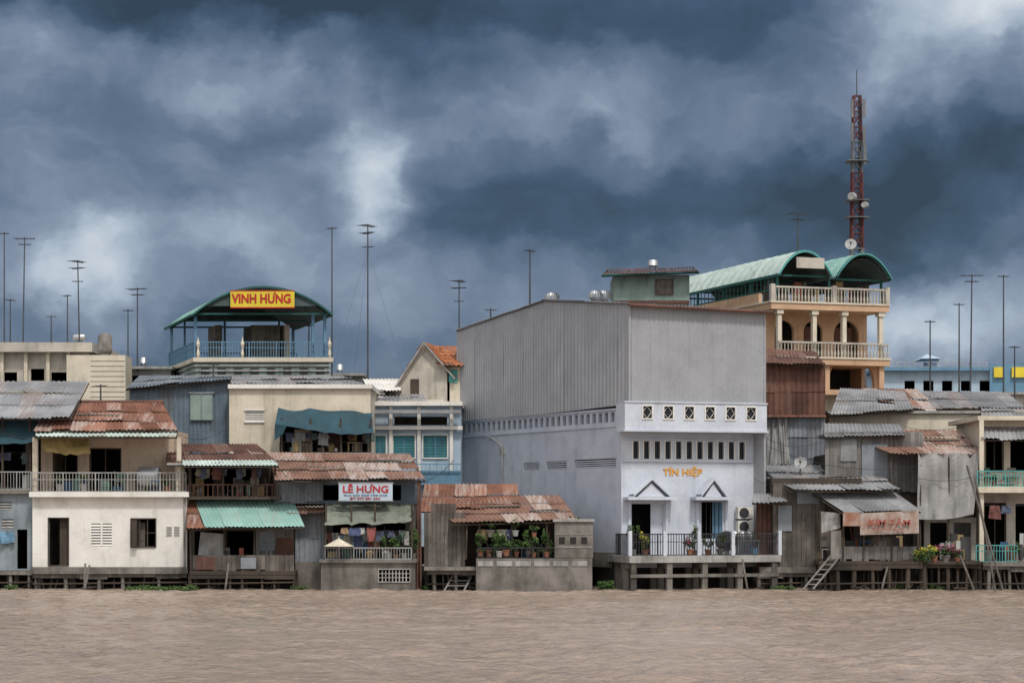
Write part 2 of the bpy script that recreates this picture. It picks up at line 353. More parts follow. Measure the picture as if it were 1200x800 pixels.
def clutter(g, u0, u1, vf, y0, y1, n, hmax=.9, part='household_goods'):
    m = g.m(part, goods)
    for _ in range(n):
        y = R.uniform(y0, y1); x = R.uniform(X(u0, y0)+.2, X(u1, y0)-.2); z = Z(vf, y0)+.06; h = R.uniform(.15, hmax); w = R.uniform(.08, .28); k = R.random()
        if k < .35: m.box(x-w, x+w, y-w*.5, y+w*.5, z, z+h, W, R.random())
        elif k < .7: m.lathe((x, y, z), [(0, 0), (w*.55, 0), (w*.8, h*.4), (w*.5, h*.6), (w*.55, h*.63), (0, h*.6)], 10, R.random())
        elif k < .85:
            va = R.random(); s_ = .2
            for a in (-s_, s_):
                for b_ in (-s_, s_): m.box(x+a-.02, x+a+.02, y+b_-.02, y+b_+.02, z, z+.42, W, va)
            m.box(x-s_-.03, x+s_+.03, y-s_-.03, y+s_+.03, z+.421, z+.46, W, va); m.box(x-s_, x+s_, y+s_-.02, y+s_+.02, z+.55, z+.85, W, va)
        else: m.cyl((x, y, z), (x+R.uniform(-.3, .3), y, z+h*1.5), .02, 5, None, R.random())
def laundry(u0, u1, v, y, n, hmax=.8, mat=None):
    g = Grp('laundry_line', (X(u0, y), y, Z(v, y))); m = g.m('clothes', mat or cloth)
    x = X(u0, y); x1 = X(u1, y); z = Z(v, y); g.m('line', irond).cyl((x, y, z), (x1, y, z), .012, 4)
    while x < x1-.2:
        w = R.uniform(.14, .5); h = R.uniform(.25, hmax)
        if R.random() < n:
            va = R.random(); sh = R.uniform(-.07, .07); sl_ = R.uniform(-.08, .08)
            m.sheetcloth((x+sh, y-.03, z-h), (x+w-sh, y-.03, z-h+sl_), (x+w, y-.015, z), (x, y-.015, z), 6, 4, .05, 0, va)
            if R.random() < .45:
                m.sheetcloth((x-.1, y-.04, z-.28), (x+.02, y-.04, z-.3), (x+.05, y-.025, z), (x, y-.025, z), 2, 2, .01, 0, va)
                m.sheetcloth((x+w-.02, y-.04, z-.28), (x+w+.1, y-.04, z-.3), (x+w, y-.025, z), (x+w-.05, y-.025, z), 2, 2, .01, 0, va)
        x += w+R.uniform(-.08, .12)
    g.done()
def plant(u, vbase, y, h=.6, w=.35, pot=True, mat=None, name='potted_plant', n=150, size=.08):
    x, z = X(u, y), Z(vbase, y); g = Grp(name, (x, y, z))
    if pot:
        k = R.uniform(.7, 1.1)
        g.m('pot', R.choice([terra, slabm, terra, concrete])).lathe((x, y, z), [(0, 0), (.12*k, 0), (.17*k, .26*k), (.19*k, .26*k), (.19*k, .3*k), (.15*k, .3*k), (.14*k, .26*k), (0, .25*k)], 12); z += .26*k
    st = g.m('stems', wood)
    for _ in range(6):
        st.cyl((x, y, z), (x+R.uniform(-w, w)*.7, y+R.uniform(-.1, .1), z+h*R.uniform(.5, 1)), .012, 4, .005)
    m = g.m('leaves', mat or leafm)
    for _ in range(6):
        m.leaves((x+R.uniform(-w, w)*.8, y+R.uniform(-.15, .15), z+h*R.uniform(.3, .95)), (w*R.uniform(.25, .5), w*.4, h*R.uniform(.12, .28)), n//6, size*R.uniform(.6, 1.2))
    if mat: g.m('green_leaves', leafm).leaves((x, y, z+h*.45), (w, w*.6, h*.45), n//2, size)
    g.done()
def tank(u, v0, v1, w, y, name='water_tank', horiz=False, mat=None):
    x, z0, z1 = X(u, y), Z(v1, y), Z(v0, y); r = w/2*(100+y)/2500; h = z1-z0; g = Grp(name, (x, y, z0))
    m = g.m('drum', mat or stainless, True)
    if horiz: m.lathe((x-h*.8, y, z0+r+.15), [(0, 0), (r*.7, .02), (r, .12), (r, h*1.6-.12), (r*.7, h*1.6-.02), (0, h*1.6)], 16, .5, (1, 0, 0))
    else: m.lathe((x, y, z0), [(0, .1), (r, .1), (r*1.02, h*.3), (r*.98, h*.31), (r*1.02, h*.6), (r*.98, h*.61), (r, h*.85), (r*.5, h*.97), (r*.2, h), (0, h)], 16)
    s = g.m('stand', steel)
    for dx in (-r*.7, r*.7):
        for dy in (-r*.5, r*.5): s.cyl((x+dx, y+dy, z0-.25), (x+dx*.8, y+dy*.8, z0+.2), .03, 5)
    g.done()
def antenna(u, vt, vb, y, kind=0, guy=False, tilt=0):
    x, z0, z1 = X(u, y), Z(vb, y), Z(vt, y); g = Grp('tv_antenna', (x, y, z0)); m = g.m('mast', mastm)
    tx = x+tilt; m.cyl((x, y, z0), (tx, y, z1), .055, 6, .035); L = (z1-z0)
    e = g.m('elements', mastm)
    def yagi(z, w, ang, n, el):
        c, s_ = math.cos(ang), math.sin(ang)
        e.cyl((tx-c*w/2, y-s_*w/2, z), (tx+c*w/2, y+s_*w/2, z), .026, 5)
        for i in range(n):
            t = -w/2+w*i/(n-1); l = el*(1-.5*i/n)
            e.cyl((tx+c*t+s_*l/2, y+s_*t-c*l/2, z+.02), (tx+c*t-s_*l/2, y+s_*t+c*l/2, z+.02), .017, 4)
    a = R.uniform(-.9, .9)
    if kind == 0: yagi(z1-.1, 1.2, a, 7, .9); yagi(z1-.45, .7, a+.2, 5, .8)
    elif kind == 1: yagi(z1-.1, .6, a, 5, .5)
    else: yagi(z1-.1, 1.0, 1.3+a*.4, 6, .9); yagi(z1-.5, .9, a, 8, .7); yagi(z1-1.3, .6, a+.5, 4, .5)
    if guy:
        w = g.m('guy_wires', mastm)
        for dx, dy in ((-2.2, -1), (2.2, 1), (-1.0, 2)): w.cyl((x, y, z0+L*.85), (x+dx, y+dy, z0), .006, 3)
    g.done()
def ladder(u0, v0, u1, v1, y0, y1, w=.45, name='wooden_ladder'):
    a = Vector((X(u0, y0), y0, Z(v0, y0))); b = Vector((X(u1, y1), y1, Z(v1, y1))); g = Grp(name, a); m = g.m('frame', plankgrey)
    o = Vector((w/2, 0, 0)); m.cyl(a-o, b-o, .045, 6); m.cyl(a+o, b+o, .045, 6); n = int((b-a).length/.3)
    for i in range(1, n): p = a.lerp(b, i/n); m.cyl(p-o, p+o, .03, 5)
    g.done()
def cable(u0, v0, y0, u1, v1, y1, sag=.4):
    a = Vector((X(u0, y0), y0, Z(v0, y0))); b = Vector((X(u1, y1), y1, Z(v1, y1))); g = Grp('overhead_cable', a); m = g.m('cable', irond); p = a
    for i in range(1, 11): q = a.lerp(b, i/10)-Vector((0, 0, sag*4*(i/10)*(1-i/10))); m.cyl(p, q, .014, 4); p = q
    g.done()

# ================================================================ GROUND / WATER
g = Grp('river_water', (0, -60, 0))
wm, nt, b = newmat('muddy_river')
tc = nt.nodes.new('ShaderNodeTexCoord').outputs['Object']
n1 = noise(nt, mapping(nt, tc, (.9, 1.1, 1)), 1, 4, .6).outputs['Fac']
n2 = noise(nt, mapping(nt, tc, (2.6, 2.2, 1)), 1, 5, .7).outputs['Fac']
n3 = noise(nt, mapping(nt, tc, (.03, .07, 1)), 1, 4, .5).outputs['Fac']
hh = mth(nt, 'MULTIPLY_ADD', n2, .6, n1)
bp = nt.nodes.new('ShaderNodeBump'); bp.inputs['Strength'].default_value = 1.0; bp.inputs['Distance'].default_value = .22
nt.links.new(hh, bp.inputs['Height']); nt.links.new(bp.outputs[0], b.inputs['Normal'])
cc = mix(nt, mth(nt, 'MULTIPLY_ADD', mth(nt, 'SUBTRACT', n3, .5), 4, .5, clamp=True), (.315, .235, .18), (.40, .31, .245))
nt.links.new(cc, b.inputs['Base Color']); b.inputs['Roughness'].default_value = .12; b.inputs['IOR'].default_value = 1.33
mw = g.m('water', wm, True)
def seq(a, b_, s): return [a+s*i for i in range(int(round((b_-a)/s))+1)]
xs = seq(-42, 42, .24); ys = seq(-66, 5, .24)
nxs = len(xs)
for iy, yv in enumerate(ys):
    fade = min(1, (yv+66)/4, (5-yv)/3+.2)
    for ix, xv in enumerate(xs):
        fx_ = min(1, (42-abs(xv))/3)
        r1 = 1-2*abs(mnoise.noise(Vector((xv*.7+5, yv*.75, 1))))
        n_ = .75*r1*r1+.6*mnoise.noise(Vector((xv*1.6+9, yv*1.9, 3)))+.6*mnoise.noise(Vector((xv*.28, yv*.4, 7)))
        gust = .75+.7*mnoise.noise(Vector((xv*.06, yv*.12, 20)))
        mw.v.append((xv, yv, .125*(n_-.3)*gust*fade*fx_))
for iy in range(len(ys)-1):
    for ix in range(nxs-1):
        o = iy*nxs+ix; mw.f.append((o, o+1, o+nxs+1, o+nxs)); mw.a.append(.5)
x0_, x1_, y0_, y1_ = xs[0], xs[-1], ys[0], ys[-1]
for (a, c, d, e_) in ((-600, 600, -500, y0_), (-600, x0_, y0_, y1_), (x1_, 600, y0_, y1_), (-600, 600, y1_, 7)): mw.face([(a, d, 0), (c, d, 0), (c, e_, 0), (a, e_, 0)])
g.done()
g = Grp('ground', (0, 50, 0)); m = g.m('town_land', groundm)
m.face([(-3000, 7.5, .9), (3000, 7.5, .9), (3000, 5000, .9), (-3000, 5000, .9)])
g.done()
g = Grp('river_bank', (0, 6, 0)); m = g.m('mud', mud)
def bankf(q): return 2.6+1.0*mnoise.noise(Vector((q*.4, 0, 0)))
for i in range(240):
    a, c = -60+i*.5, -59.5+i*.5
    m.face([(a, bankf(a), -.5), (c, bankf(c), -.5), (c, 7.5, .9), (a, 7.5, .9)])
g.done()
# ================================================================ HOUSE A (far left)
g = Grp('grey_roofed_house', (X(-20), .5, .9))
shell(g, 'walls', dingyblue, -120, 38, 578, 668, .5, 6, [(0, 14, 588, 597), (2, 16, 608, 618), (20, 32, 620, 666)])
louver(g, slabm, 0, 14, 588, 597, .5, 3); louver(g, slabm, 2, 16, 608, 618, .5, 3)
shell(g, 'upper_walls', plank, -120, 37, 500, 573, 1.8, 6, [(-40, 30, 518, 570)])
g.m('floor_slab', concrete).b(-120, 38, 573, 578, .2, 6)
g.m('railing', ironw).rail(X(-120, .4), X(37, .4), .4, Z(573, .4), Z(552, .4))
roof(g, zinc, (-110, 489, -.3), (82, 489, -.3), (104, 447, 5), (-110, 447, 5), rows=3)
g.m('awning', tarpblue).sheetcloth((X(-60, 0), 0, Z(520, 0)), (X(46, 0), 0, Z(517, 0)), (X(46, .8), .8, Z(492, .8)), (X(-60, .8), .8, Z(490, .8)), 20, 6, .05, .1)
posts(g, (-30, 3, 36), 489, 573, .45, .06); piles(g, -120, 38, .5, 6, 668, 6)
clutter(g, -60, 36, 573, .7, 1.6, 16)
g.m('blue_cloth', bluepaint).sheetcloth((X(0, .3), .3, Z(637, .3)), (X(18, .3), .3, Z(635, .3)), (X(16, .4), .4, Z(624, .4)), (X(0, .4), .4, Z(622, .4)), 8, 4, .1)
g.done(); laundry(-20, 34, 530, .9, .7, mat=rag)
# ================================================================ HOUSE B white balcony house
g = Grp('white_balcony_house', (X(128), 0, .9))
shell(g, 'lower_walls', white, 38, 219, 582, 668, 0, 6, [(57, 80, 607, 662), (107, 131, 613, 639), (154, 182, 608, 640)])
frame(g, wood, 57, 80, 607, 662, 0, .04, .02, glass=False, part='door_frame')
g.m('door', wood).b(70, 80, 607, 662, .3, .35); louver(g, white, 107, 131, 613, 639, 0, 8)
g.m('mullion', white).b(118, 120, 613, 639, -.03, .05)
frame(g, wood, 154, 182, 608, 640, 0, .05, .03, 2, False, bars=1); g.m('shutter', wood).b(154, 160, 609, 640, -.3, .02); g.m('inner_curtain', plank).b(162, 170, 612, 640, .3, .33)
for u in (195, 204):
    for k in range(4): g.m('vent_blocks', slabm).b(u, u+6, 617+k*3, 618.5+k*3, -.03, -.003)
g.m('balcony_slab', white).b(34, 221, 576, 582, -.35, 1.7); g.m('plinth', concrete).b(36, 220, 664, 672, -.12, -.003); g.m('plinth', concrete).b(36, 220, 668.2, 672, 0, 6)
g.m('railing', ironw).rail(X(36, -.3), X(218, -.3), -.3, Z(576, -.3), Z(553, -.3), .15, .025, mid=True)
shell(g, 'upper_walls', peach, 48, 204, 506, 576, 1.5, 6, [(63, 90, 526, 575.5), (106, 141, 526, 575.5)])
frame(g, wood, 63, 90, 526, 575, 1.5, .05, .02, 1, False); frame(g, wood, 106, 141, 526, 575, 1.5, .05, .02, 1, False)
g.m('party_wall', cream).b(204.5, 216, 540, 576, .9, 6); g.m('posts', cream).b(38, 44, 512, 576, -.1, .1); g.m('posts', cream).b(207, 212, 512, 576, -.1, .1)
roof(g, rust, (40, 504, -.6), (208, 504, -.6), (190, 472, 3), (60, 472, 3), rows=3)
roof(g, rust, (190, 473, 3.2), (60, 473, 3.2), (45, 505, 6.5), (206, 505, 6.5), part='rear_roof')
roof(g, paleroof, (42, 511, -1.0), (207, 511, -1.0), (207, 504.8, -.35), (42, 504.8, -.35), part='eave_sheets', rows=1, jit=.02)
g.m('ridge', rustdark).cyl((X(58, 3.1), 3.1, Z(471, 3.1)), (X(192, 3.1), 3.1, Z(471, 3.1)), .1, 8)
g.m('fabric_awning', yellowcl).sheetcloth((X(50, -.4), -.4, Z(527, -.4)), (X(106, -.4), -.4, Z(531, -.4)), (X(104, .2), .2, Z(513, .2)), (X(48, .2), .2, Z(513, .2)), 14, 5, .08, .12)
piles(g, 38, 219, 0, 6, 672, 5, .11); clutter(g, 50, 200, 576, .2, 1.3, 20, .8)
g.m('drain_pipe', slabm).cyl((X(216, -.06), -.06, Z(664)), (X(216, -.06), -.06, Z(583)), .045, 8)
g.done(); tank(175, 556, 574, 24, .6, horiz=True); plant(70, 575, -.05, .4, .25); plant(98, 575, -.05, .5, .25); plant(196, 575, 0, .35, .22)
# ================================================================ C metal house behind
g = Grp('corrugated_metal_house', (X(210, 8), 8, .9))
a = (X(152, 8), 8, .9); bq = (X(268, 8), 8, .9)
g.m('front_cladding', bluesheet).corr(a, (X(222, 8), 8, .9), (X(222, 8), 8, Z(446, 8)), (X(152, 8), 8, Z(452, 8)), rows=3, pitch=.25, jit=.01, sheet=.7)
g.m('front_cladding', bluesheet).corr((X(222, 8.05), 8.05, .9), bq, (X(268, 8), 8, Z(442, 8)), (X(222, 8), 8, Z(446, 8)), rows=2, pitch=.25, jit=.01, sheet=.7)
g.m('side_walls', zincwall).box(X(152, 8), X(152, 8)+.05, 8.1, 14, .9, Z(452, 8)); g.m('side_walls', zincwall).box(X(267, 8), X(268, 8), 8.1, 14, .9, Z(446, 8)); g.m('side_walls', zincwall).box(X(153, 8), X(267, 8), 13.9, 14, .9, Z(455, 8))
g.m('shutter', sagepaint).b(223, 249, 461, 492, 7.85, 7.95); g.m('shutter_frame', zincwall).b(221, 251, 459, 461, 7.8, 7.95); g.m('shutter_frame', zincwall).b(235.5, 236.5, 461, 492, 7.8, 7.84)
roof(g, zincwall, (148, 455, 7.6), (270, 444, 7.6), (270, 440, 14), (165, 440, 14))
g.done()
# ================================================================ D cream house
g = Grp('cream_house', (X(350, 7), 7, .9))
shell(g, 'walls', cream, 268.5, 434, 453, 640, 7, 13, [(288, 308, 481, 493), (328, 433, 497, 530)])
louver(g, white, 288, 308, 481, 493, 7, 5); g.m('window_frames', white).b(286, 310, 479, 481, 6.93, 7); g.m('window_frames', white).b(286, 310, 493, 495, 6.93, 7)
g.m('parapet', white).b(267, 436, 450, 455, 6.8, 13); roof(g, zinc, (270, 450, 7.1), (425, 450, 7.1), (400, 441, 12), (272, 441, 12))
g.m('railing', wood).rail(X(328, 6.7), X(434, 6.7), 6.7, Z(530, 6.7), Z(517, 6.7), .2)
g.m('balcony', slabm).b(324, 438, 530, 534, 5.6, 6.99); posts(g, (330, 365, 400, 434), 490, 530, 5.8)
g.m('tarpaulin', tarpblue).sheetcloth((X(322, 5.4), 5.4, Z(497, 5.4)), (X(438, 5.4), 5.4, Z(508, 5.4)), (X(436, 6.9), 6.9, Z(482, 6.9)), (X(326, 6.9), 6.9, Z(478, 6.9)), 12, 8, .1, .15)
g.m('tarpaulin', tarpblue).sheetcloth((X(322, 5.3), 5.3, Z(516, 5.3)), (X(332, 5.3), 5.3, Z(508, 5.3)), (X(336, 5.35), 5.35, Z(498, 5.35)), (X(322, 5.35), 5.35, Z(497, 5.35)), 6, 4, .06)
clutter(g, 330, 434, 530, 6, 6.8, 12, .8); g.m('peach_door', peach).b(345, 366, 503, 529, 7.3, 7.35); g.m('inner_partition', rustdark).b(380, 400, 503, 529, 7.3, 7.35)
g.done(); laundry(330, 434, 507, 6.2, .6, .6, rag)
# ================================================================ E two-level shack
g = Grp('green_roofed_shack', (X(285), 0, .9))
roof(g, rustdark, (196, 543, -.5), (326, 543, -.5), (300, 520, 3.5), (196, 520, 3.5), fascia=ironw)
roof(g, paleroof, (214, 545, -1), (326, 545, -1), (322, 539, -.4), (214, 539, -.4), part='eave_sheets', rows=1, jit=.02)
shell(g, 'upper_walls', wood, 219.5, 322, 544, 582, 1.2, 6, [(225, 250, 548, 581), (262, 300, 550, 581)])
g.m('upper_floor', wood).b(219.5, 328, 581.5, 585, -.2, 6); g.m('railing', rustdark).rail(X(221), X(325), -.1, Z(582), Z(567), .22, .04)
posts(g, (223, 262, 300, 322), 544, 582, -.05)
roof(g, greenroof, (240, 617, -1.6), (357, 617, -1.6), (343, 585, .8), (228, 585, .8), rows=1, pitch=.2, jit=.04, sheet=.9)
roof(g, rust, (219, 618, -1.5), (241, 618, -1.5), (229, 585, .8), (219.5, 585, .8), part='side_roof', rows=2)
shell(g, 'lower_walls', wood, 222, 344, 616, 668, .1, 6, [(228, 262, 622, 664), (266, 298, 622, 650)])
g.m('plank_cladding', plankgrey).planks(300, 345, 618, 652, .02, .2); g.m('plank_cladding', plank).planks(226, 345, 650, 668, -.85, .22)
g.m('plank_cladding', plank).planks(266, 300, 650, 667, 0, .2)
g.m('patch_sheets', zincwall).b(304, 322, 622, 645, -.03, -.01); g.m('patch_sheets', rustdark).b(324, 343, 630, 650, -.04, -.015); g.m('patch_sheets', rustdark).b(230, 252, 652, 667, -.93, -.9); g.m('patch_sheets', zincwall).b(282, 300, 653, 666, -.93, -.9)
g.m('deck', wood).b(222, 346, 668.5, 673, -.9, 6); posts(g, (224, 262, 298, 343), 614, 668, -.8, .045)
piles(g, 222, 346, -.9, 6, 673, 6, .09, wood); clutter(g, 226, 300, 668, -.6, 0, 18, 1.1)
clutter(g, 224, 320, 582, .1, 1, 18, .9)
g.m('hanging_sheet', tarpgrey).sheetcloth((X(232, -.5), -.5, Z(650)), (X(262, -.5), -.5, Z(652)), (X(262, -.5), -.5, Z(625)), (X(235, -.5), -.5, Z(623)), 8, 5, .08)
g.m('lean_to_sheet', zincwall).corr((X(346, .3), .3, Z(657, .3)), (X(380, .3), .3, Z(657, .3)), (X(380, .3), .3, Z(599, .3)), (X(346, .3), .3, Z(601, .3)), rows=2, pitch=.2)
roof(g, rustdark, (336, 601, -.4), (384, 601, -.4), (379, 587, 1.2), (333, 587, 1.2), part='lean_to_roof')
g.m('lean_to_base', concrete).b(346, 375.5, 657.5, 690, .25, 5)
g.done(); laundry(270, 300, 618, -.7, .6, .6); laundry(225, 320, 549, .0, .5, .5, rag)
# ================================================================ F shop house
g = Grp('riverside_shop_house', (X(430), .5, .9))
roof(g, rustpale, (322, 562, -1.0), (498, 562, -1.0), (480, 532, 4.0), (314, 530, 4.0), rows=3)
shell(g, 'upper_walls', bluesheet, 322, 486, 561, 590, .4, 6, [(379, 470, 568, 586)])
g.m('upper_cladding', zincwall).corr((X(322, .3), .3, Z(587, .3)), (X(378, .3), .3, Z(587, .3)), (X(378, .3), .3, Z(563, .3)), (X(322, .3), .3, Z(563, .3)), rows=1)
g.m('awning', tarpgreen).sheetcloth((X(380, -2), -2, Z(614, -2)), (X(482, -2), -2, Z(611, -2)), (X(486, -.1), -.1, Z(589, -.1)), (X(384, -.1), -.1, Z(589, -.1)), 22, 6, .06, .05)
posts(g, (381, 412, 440, 483), 590, 657, -1.7, .05); posts(g, (489, 493), 562, 690, -.9, .05, rustdark)
shell(g, 'lower_walls', concrete, 379, 487, 590, 657, 1.6, 6, [(390, 430, 612, 656), (440, 475, 612, 656)])
shell(g, 'base', concrete, 376, 486, 658, 700, -1.9, 6, [(444, 480, 667, 681)])
frame(g, slabm, 444, 480, 667, 681, -1.9, .04, .02, 8, False, 'vent_grille', 2)
g.m('floor', concrete).b(374, 488, 655, 659, -2.05, 6)
g.m('railing', ironw).rail(X(381, -1.8), X(482, -1.8), -1.8, Z(655, -1.8), Z(641, -1.8), .13)
clutter(g, 384, 482, 655, -1.5, 1.2, 50, 1.3)
um = g.m('sun_umbrella', cream); c = (X(397, -1.95), -1.95, Z(641, -1.95))
for i in range(10):
    t0, t1 = math.pi*2*i/10, math.pi*2*(i+1)/10; va = .2 if i % 2 else .8
    um.face([(c[0], c[1], c[2]+.42), (c[0]+.7*math.cos(t0), c[1]+.6*math.sin(t0), c[2]+.05), (c[0]+.7*math.cos(t1), c[1]+.6*math.sin(t1), c[2]+.05)], va)
um.cyl((c[0], c[1]+.3, Z(655, -1.3)), (c[0], c[1], c[2]+.5), .025, 6)
g.done()
g = Grp('shop_sign', (X(429, -1.15), -1.15, Z(575)))
g.m('panel', signW).b(397, 460, 566, 586, -1.15, -1.1); g.m('frame', ironw).b(396, 461, 565, 566, -1.17, -1.08); g.m('frame', ironw).b(396, 461, 586, 587, -1.17, -1.08)
text(g, 'LÊ HƯNG', X(402, -1.15), -1.17, Z(577, -1.15), 2.1, .42, txtR, off=.02)
text(g, 'MUA BÁN GẠO TẤM CÁM', X(403, -1.15), -1.17, Z(581, -1.15), 2.0, .11, bluepaint); text(g, 'ĐT 073 881 234', X(410, -1.15), -1.17, Z(585, -1.15), 1.4, .11, txtR)
g.m('brackets', steel).b(405, 406, 566, 588, -1.08, -.3); g.m('brackets', steel).b(452, 453, 566, 588, -1.08, -.3); g.done()
laundry(400, 440, 618, -1.85, 1, .75); laundry(402, 480, 621, -.9, .95, 1.1); laundry(440, 482, 622, -1.7, .8, .7, rag); laundry(384, 410, 624, -.6, .9, .7, rag); laundry(390, 480, 627, -1.3, .7, .9)
for u, yy in ((464, -1.6), (474, -1.5), (484, -1.5), (455, -1.6)): plant(u, 655, yy, .9, .4, n=260)
plant(487, 650, -1.2, 1.3, .35, False, name='climbing_plant', n=300)
# ================================================================ G rooftop pavilion
y0 = 25; F = Fr((X(232, y0), y0), (1, 0), (-.33, 1)); sx = (100+y0)/2500
g = Grp('rooftop_pavilion', (X(290, y0), y0, .9)); wd = (386-232)*sx
g.m('building', sagepaint).box(-1.6, wd, 1.0, 9, .9, Z(443, y0), F)
g.m('deck_slab', cream).box(-.3, wd+.2, -.1, 9.2, Z(424, y0), Z(419, y0), F); g.m('deck_band', sagepaint).box(-.1, wd, .1, 9, Z(443, y0), Z(424, y0), F)
for k in range(3): g.m('deck_bands', slabm).box(-.2, wd+.1, 0, 9.1, Z(441-k*6, y0), Z(439-k*6, y0), F)
for k in range(8): g.m('windows', gl).box(wd*(k+.2)/8, wd*(k+.7)/8, .04, .08, Z(438, y0), Z(431, y0), F)
rl = g.m('railing', bluepaint)
for d in (0.05, 8.8): rl.rail(-.2, wd+.1, d, Z(418.9, y0), Z(400, y0), .16, .03, F, True)
Fs = Fr(F.p(-.2, 0, 0)[:2], F.e2, (-1, 0)); rl.rail(0, 8.8, 0, Z(418.9, y0), Z(400, y0), .2, .03, Fs, True)
for s_ in (-.1, wd-.9, wd-.2):
    for d in (.2, 8.4): g.m('columns', bluepaint).box(s_-.08, s_+.08, d, d+.16, Z(419, y0), Z(366, y0), F)
for s_ in (.7, 3.2, 6.6): g.m('columns', bluepaint).box(s_-.06, s_+.06, 8.3, 8.42, Z(419, y0), Z(362, y0), F)
rz = Z(369, y0); pts = g.m('vault_roof', greenroof).vault(F, -.4, wd+.1, -.3, 9.2, rz, 1.62)
g.m('roof_ribs', greenroof).ribs(F, pts, -.2, 9.1)
g.m('gable_beam', greenpaint).archband(F, pts, -.45, .1); g.m('rear_beam', greenpaint).archband(F, pts, 9.0, .1)
inn = [(p, z-.11) for p, z in pts if z-.11 > rz+.35]
g.m('gable_lining', tympan).face([F.p(p, -.3, z) for p, z in inn]); g.m('gable_lining', tympan).face([F.p(p, 8.9, z) for p, z in inn])
g.m('ceiling', tympan).vault(F, -.3, wd, -.25, 9.1, rz-.05, 1.5)
tr = g.m('roof_truss', greenpaint)
for d in (-.2, 4.3, 8.8): tr.box(-.3, wd, d, d+.06, rz+.0, rz+.1, F)
g.m('eave_fascia', greenpaint).box(-.46, -.38, -.3, 9.2, rz-.1, rz+.03, F); g.m('eave_fascia', greenpaint).box(wd+.06, wd+.14, -.3, 9.2, rz-.1, rz+.03, F)
g.m('stair_cabin', concrete).box(4.2, 5.9, 5, 7.5, Z(419, y0), Z(372, y0), F); g.m('stair_cabin', cream).box(6.2, 6.5, 5, 7.5, Z(419, y0), Z(372, y0), F); g.m('stair_cabin', concrete).box(2.0, 2.4, 5, 7.5, Z(419, y0), Z(372, y0), F)
for s_ in (.0, 2.6, wd): g.m('corner_urns', cream).lathe(F.p(s_, -.05, Z(419, y0)), [(.06, 0), (.1, .2), (.05, .5), (.12, .8), (.05, 1.0), (.0, 1.25)], 8)
g.done()
g = Grp('pavilion_sign', (X(308, y0-.7), y0-.7, Z(350, y0)))
g.m('panel', signY).b(270, 345, 341, 360, y0-.62, y0-.55); g.m('edge', txtR).b(270, 345, 359.6, 361, y0-.64, y0-.54); g.m('edge', txtR).b(270, 345, 340, 341, y0-.64, y0-.54)
text(g, 'VINH HƯNG', X(273, y0), y0-.64, Z(356.5, y0), 69*sx, .66, txtR, off=.03); g.done()
# ================================================================ H far-left flat building
g = Grp('flat_roof_building', (X(70, 30), 30, .9))
shell(g, 'walls', beige, -140, 105, 412, 640, 30, 38, [(36, 52, 432, 446), (60, 84, 436, 447), (-20, 20, 436, 447)])
g.m('roof_slab', beige).b(-145, 108, 401, 412, 29.3, 38.2); g.m('penthouse', cream).b(78, 147, 416, 600, 27, 29.2)
for k in range(9): g.m('block_courses', beige).b(106, 146, 422+k*6, 422.6+k*6, 26.97, 26.999)
for u in (0, 28, 54, 78): g.m('pilasters', cream).b(u, u+4, 412, 460, 29.7, 29.99)
g.m('lower_slab', slabm).b(-100, 105, 448, 453, 28.5, 29.29)
g.done(); tank(123, 390, 416, 17, 28, mat=concrete); tank(93, 392, 402, 8, 33, horiz=True)
# ================================================================ I gable house & pale-blue house
y0 = 15; g = Grp('tiled_gable_house', (X(495, y0), y0, .9)); A = [(X(462, y0), .9), (X(527, y0), .9), (X(527, y0), Z(436, y0)), (X(497, y0), Z(403, y0)), (X(462, y0), Z(455, y0))]
m = g.m('gable_wall', beige); m.face([(x, y0, z) for x, z in A]); m.face([(x, y0+8, z) for x, z in A][::-1])
rt = (X(497, y0), Z(402, y0)); ro = (X(533, y0), Z(444, y0)); lo = (X(458, y0), Z(462, y0))
g.m('roof', tile).corr((ro[0], y0-.3, ro[1]), (ro[0]+1.6, y0+8, ro[1]), (rt[0]+1.6, y0+8, rt[1]), (rt[0], y0-.3, rt[1]), pitch=.22, rows=6, amp=.04, jit=.03)
g.m('roof_left', tile).corr((lo[0], y0+8, lo[1]), (lo[0], y0-.3, lo[1]), (rt[0], y0-.3, rt[1]), (rt[0]+1.6, y0+8, rt[1]), pitch=.22, rows=6, amp=.04, jit=.03)
for (p, q) in ((lo, rt), (rt, ro)): g.m('verge', slabm).cyl((p[0], y0-.32, p[1]), (q[0], y0-.32, q[1]), .05, 6)
g.m('front_roof', tile).corr((X(512, y0), y0-.5, Z(429, y0)), (X(552, y0), y0-.5, Z(429, y0)), (X(548, y0+3), y0+3, Z(406, y0+3)), (X(500, y0+3), y0+3, Z(406, y0+3)), pitch=.22, rows=6, amp=.04, jit=.03)
g.m('side_wing', cream).b(524, 552, 430, 600, y0, y0+6); g.m('wing_window', teal).b(526, 536, 433, 448, y0-.06, y0-.01)
g.m('gable_window', wood).b(481, 491, 444, 466, y0-.05, y0-.01); g.m('gable_band', cream).b(464, 520, 468, 470, y0-.1, y0-.005)
g.done()
y0 = 11; g = Grp('pale_blue_house', (X(487, y0), y0, .9))
shell(g, 'walls', paleblue, 433, 540, 474, 640, y0, 17, [(461, 486, 510, 536), (496, 524, 510, 536), (438, 452, 510, 536), (462, 524, 488, 498)])
for a, c in ((461, 486), (496, 524), (438, 452)):
    frame(g, white, a, c, 510, 536, y0, .06, .05, 0, False); g.m('shutters', tealglass).b(a, c, 510, 536, y0+.04, y0+.09); g.m('shutter_battens', bluepaint).b((a+c)/2-.5, (a+c)/2+.5, 510, 536, y0+.0, y0+.03)
    for k in range(8): g.m('shutter_slats', tealglass).b(a+1, c-1, 512+k*3, 513+k*3, y0+.01, y0+.035, .9)
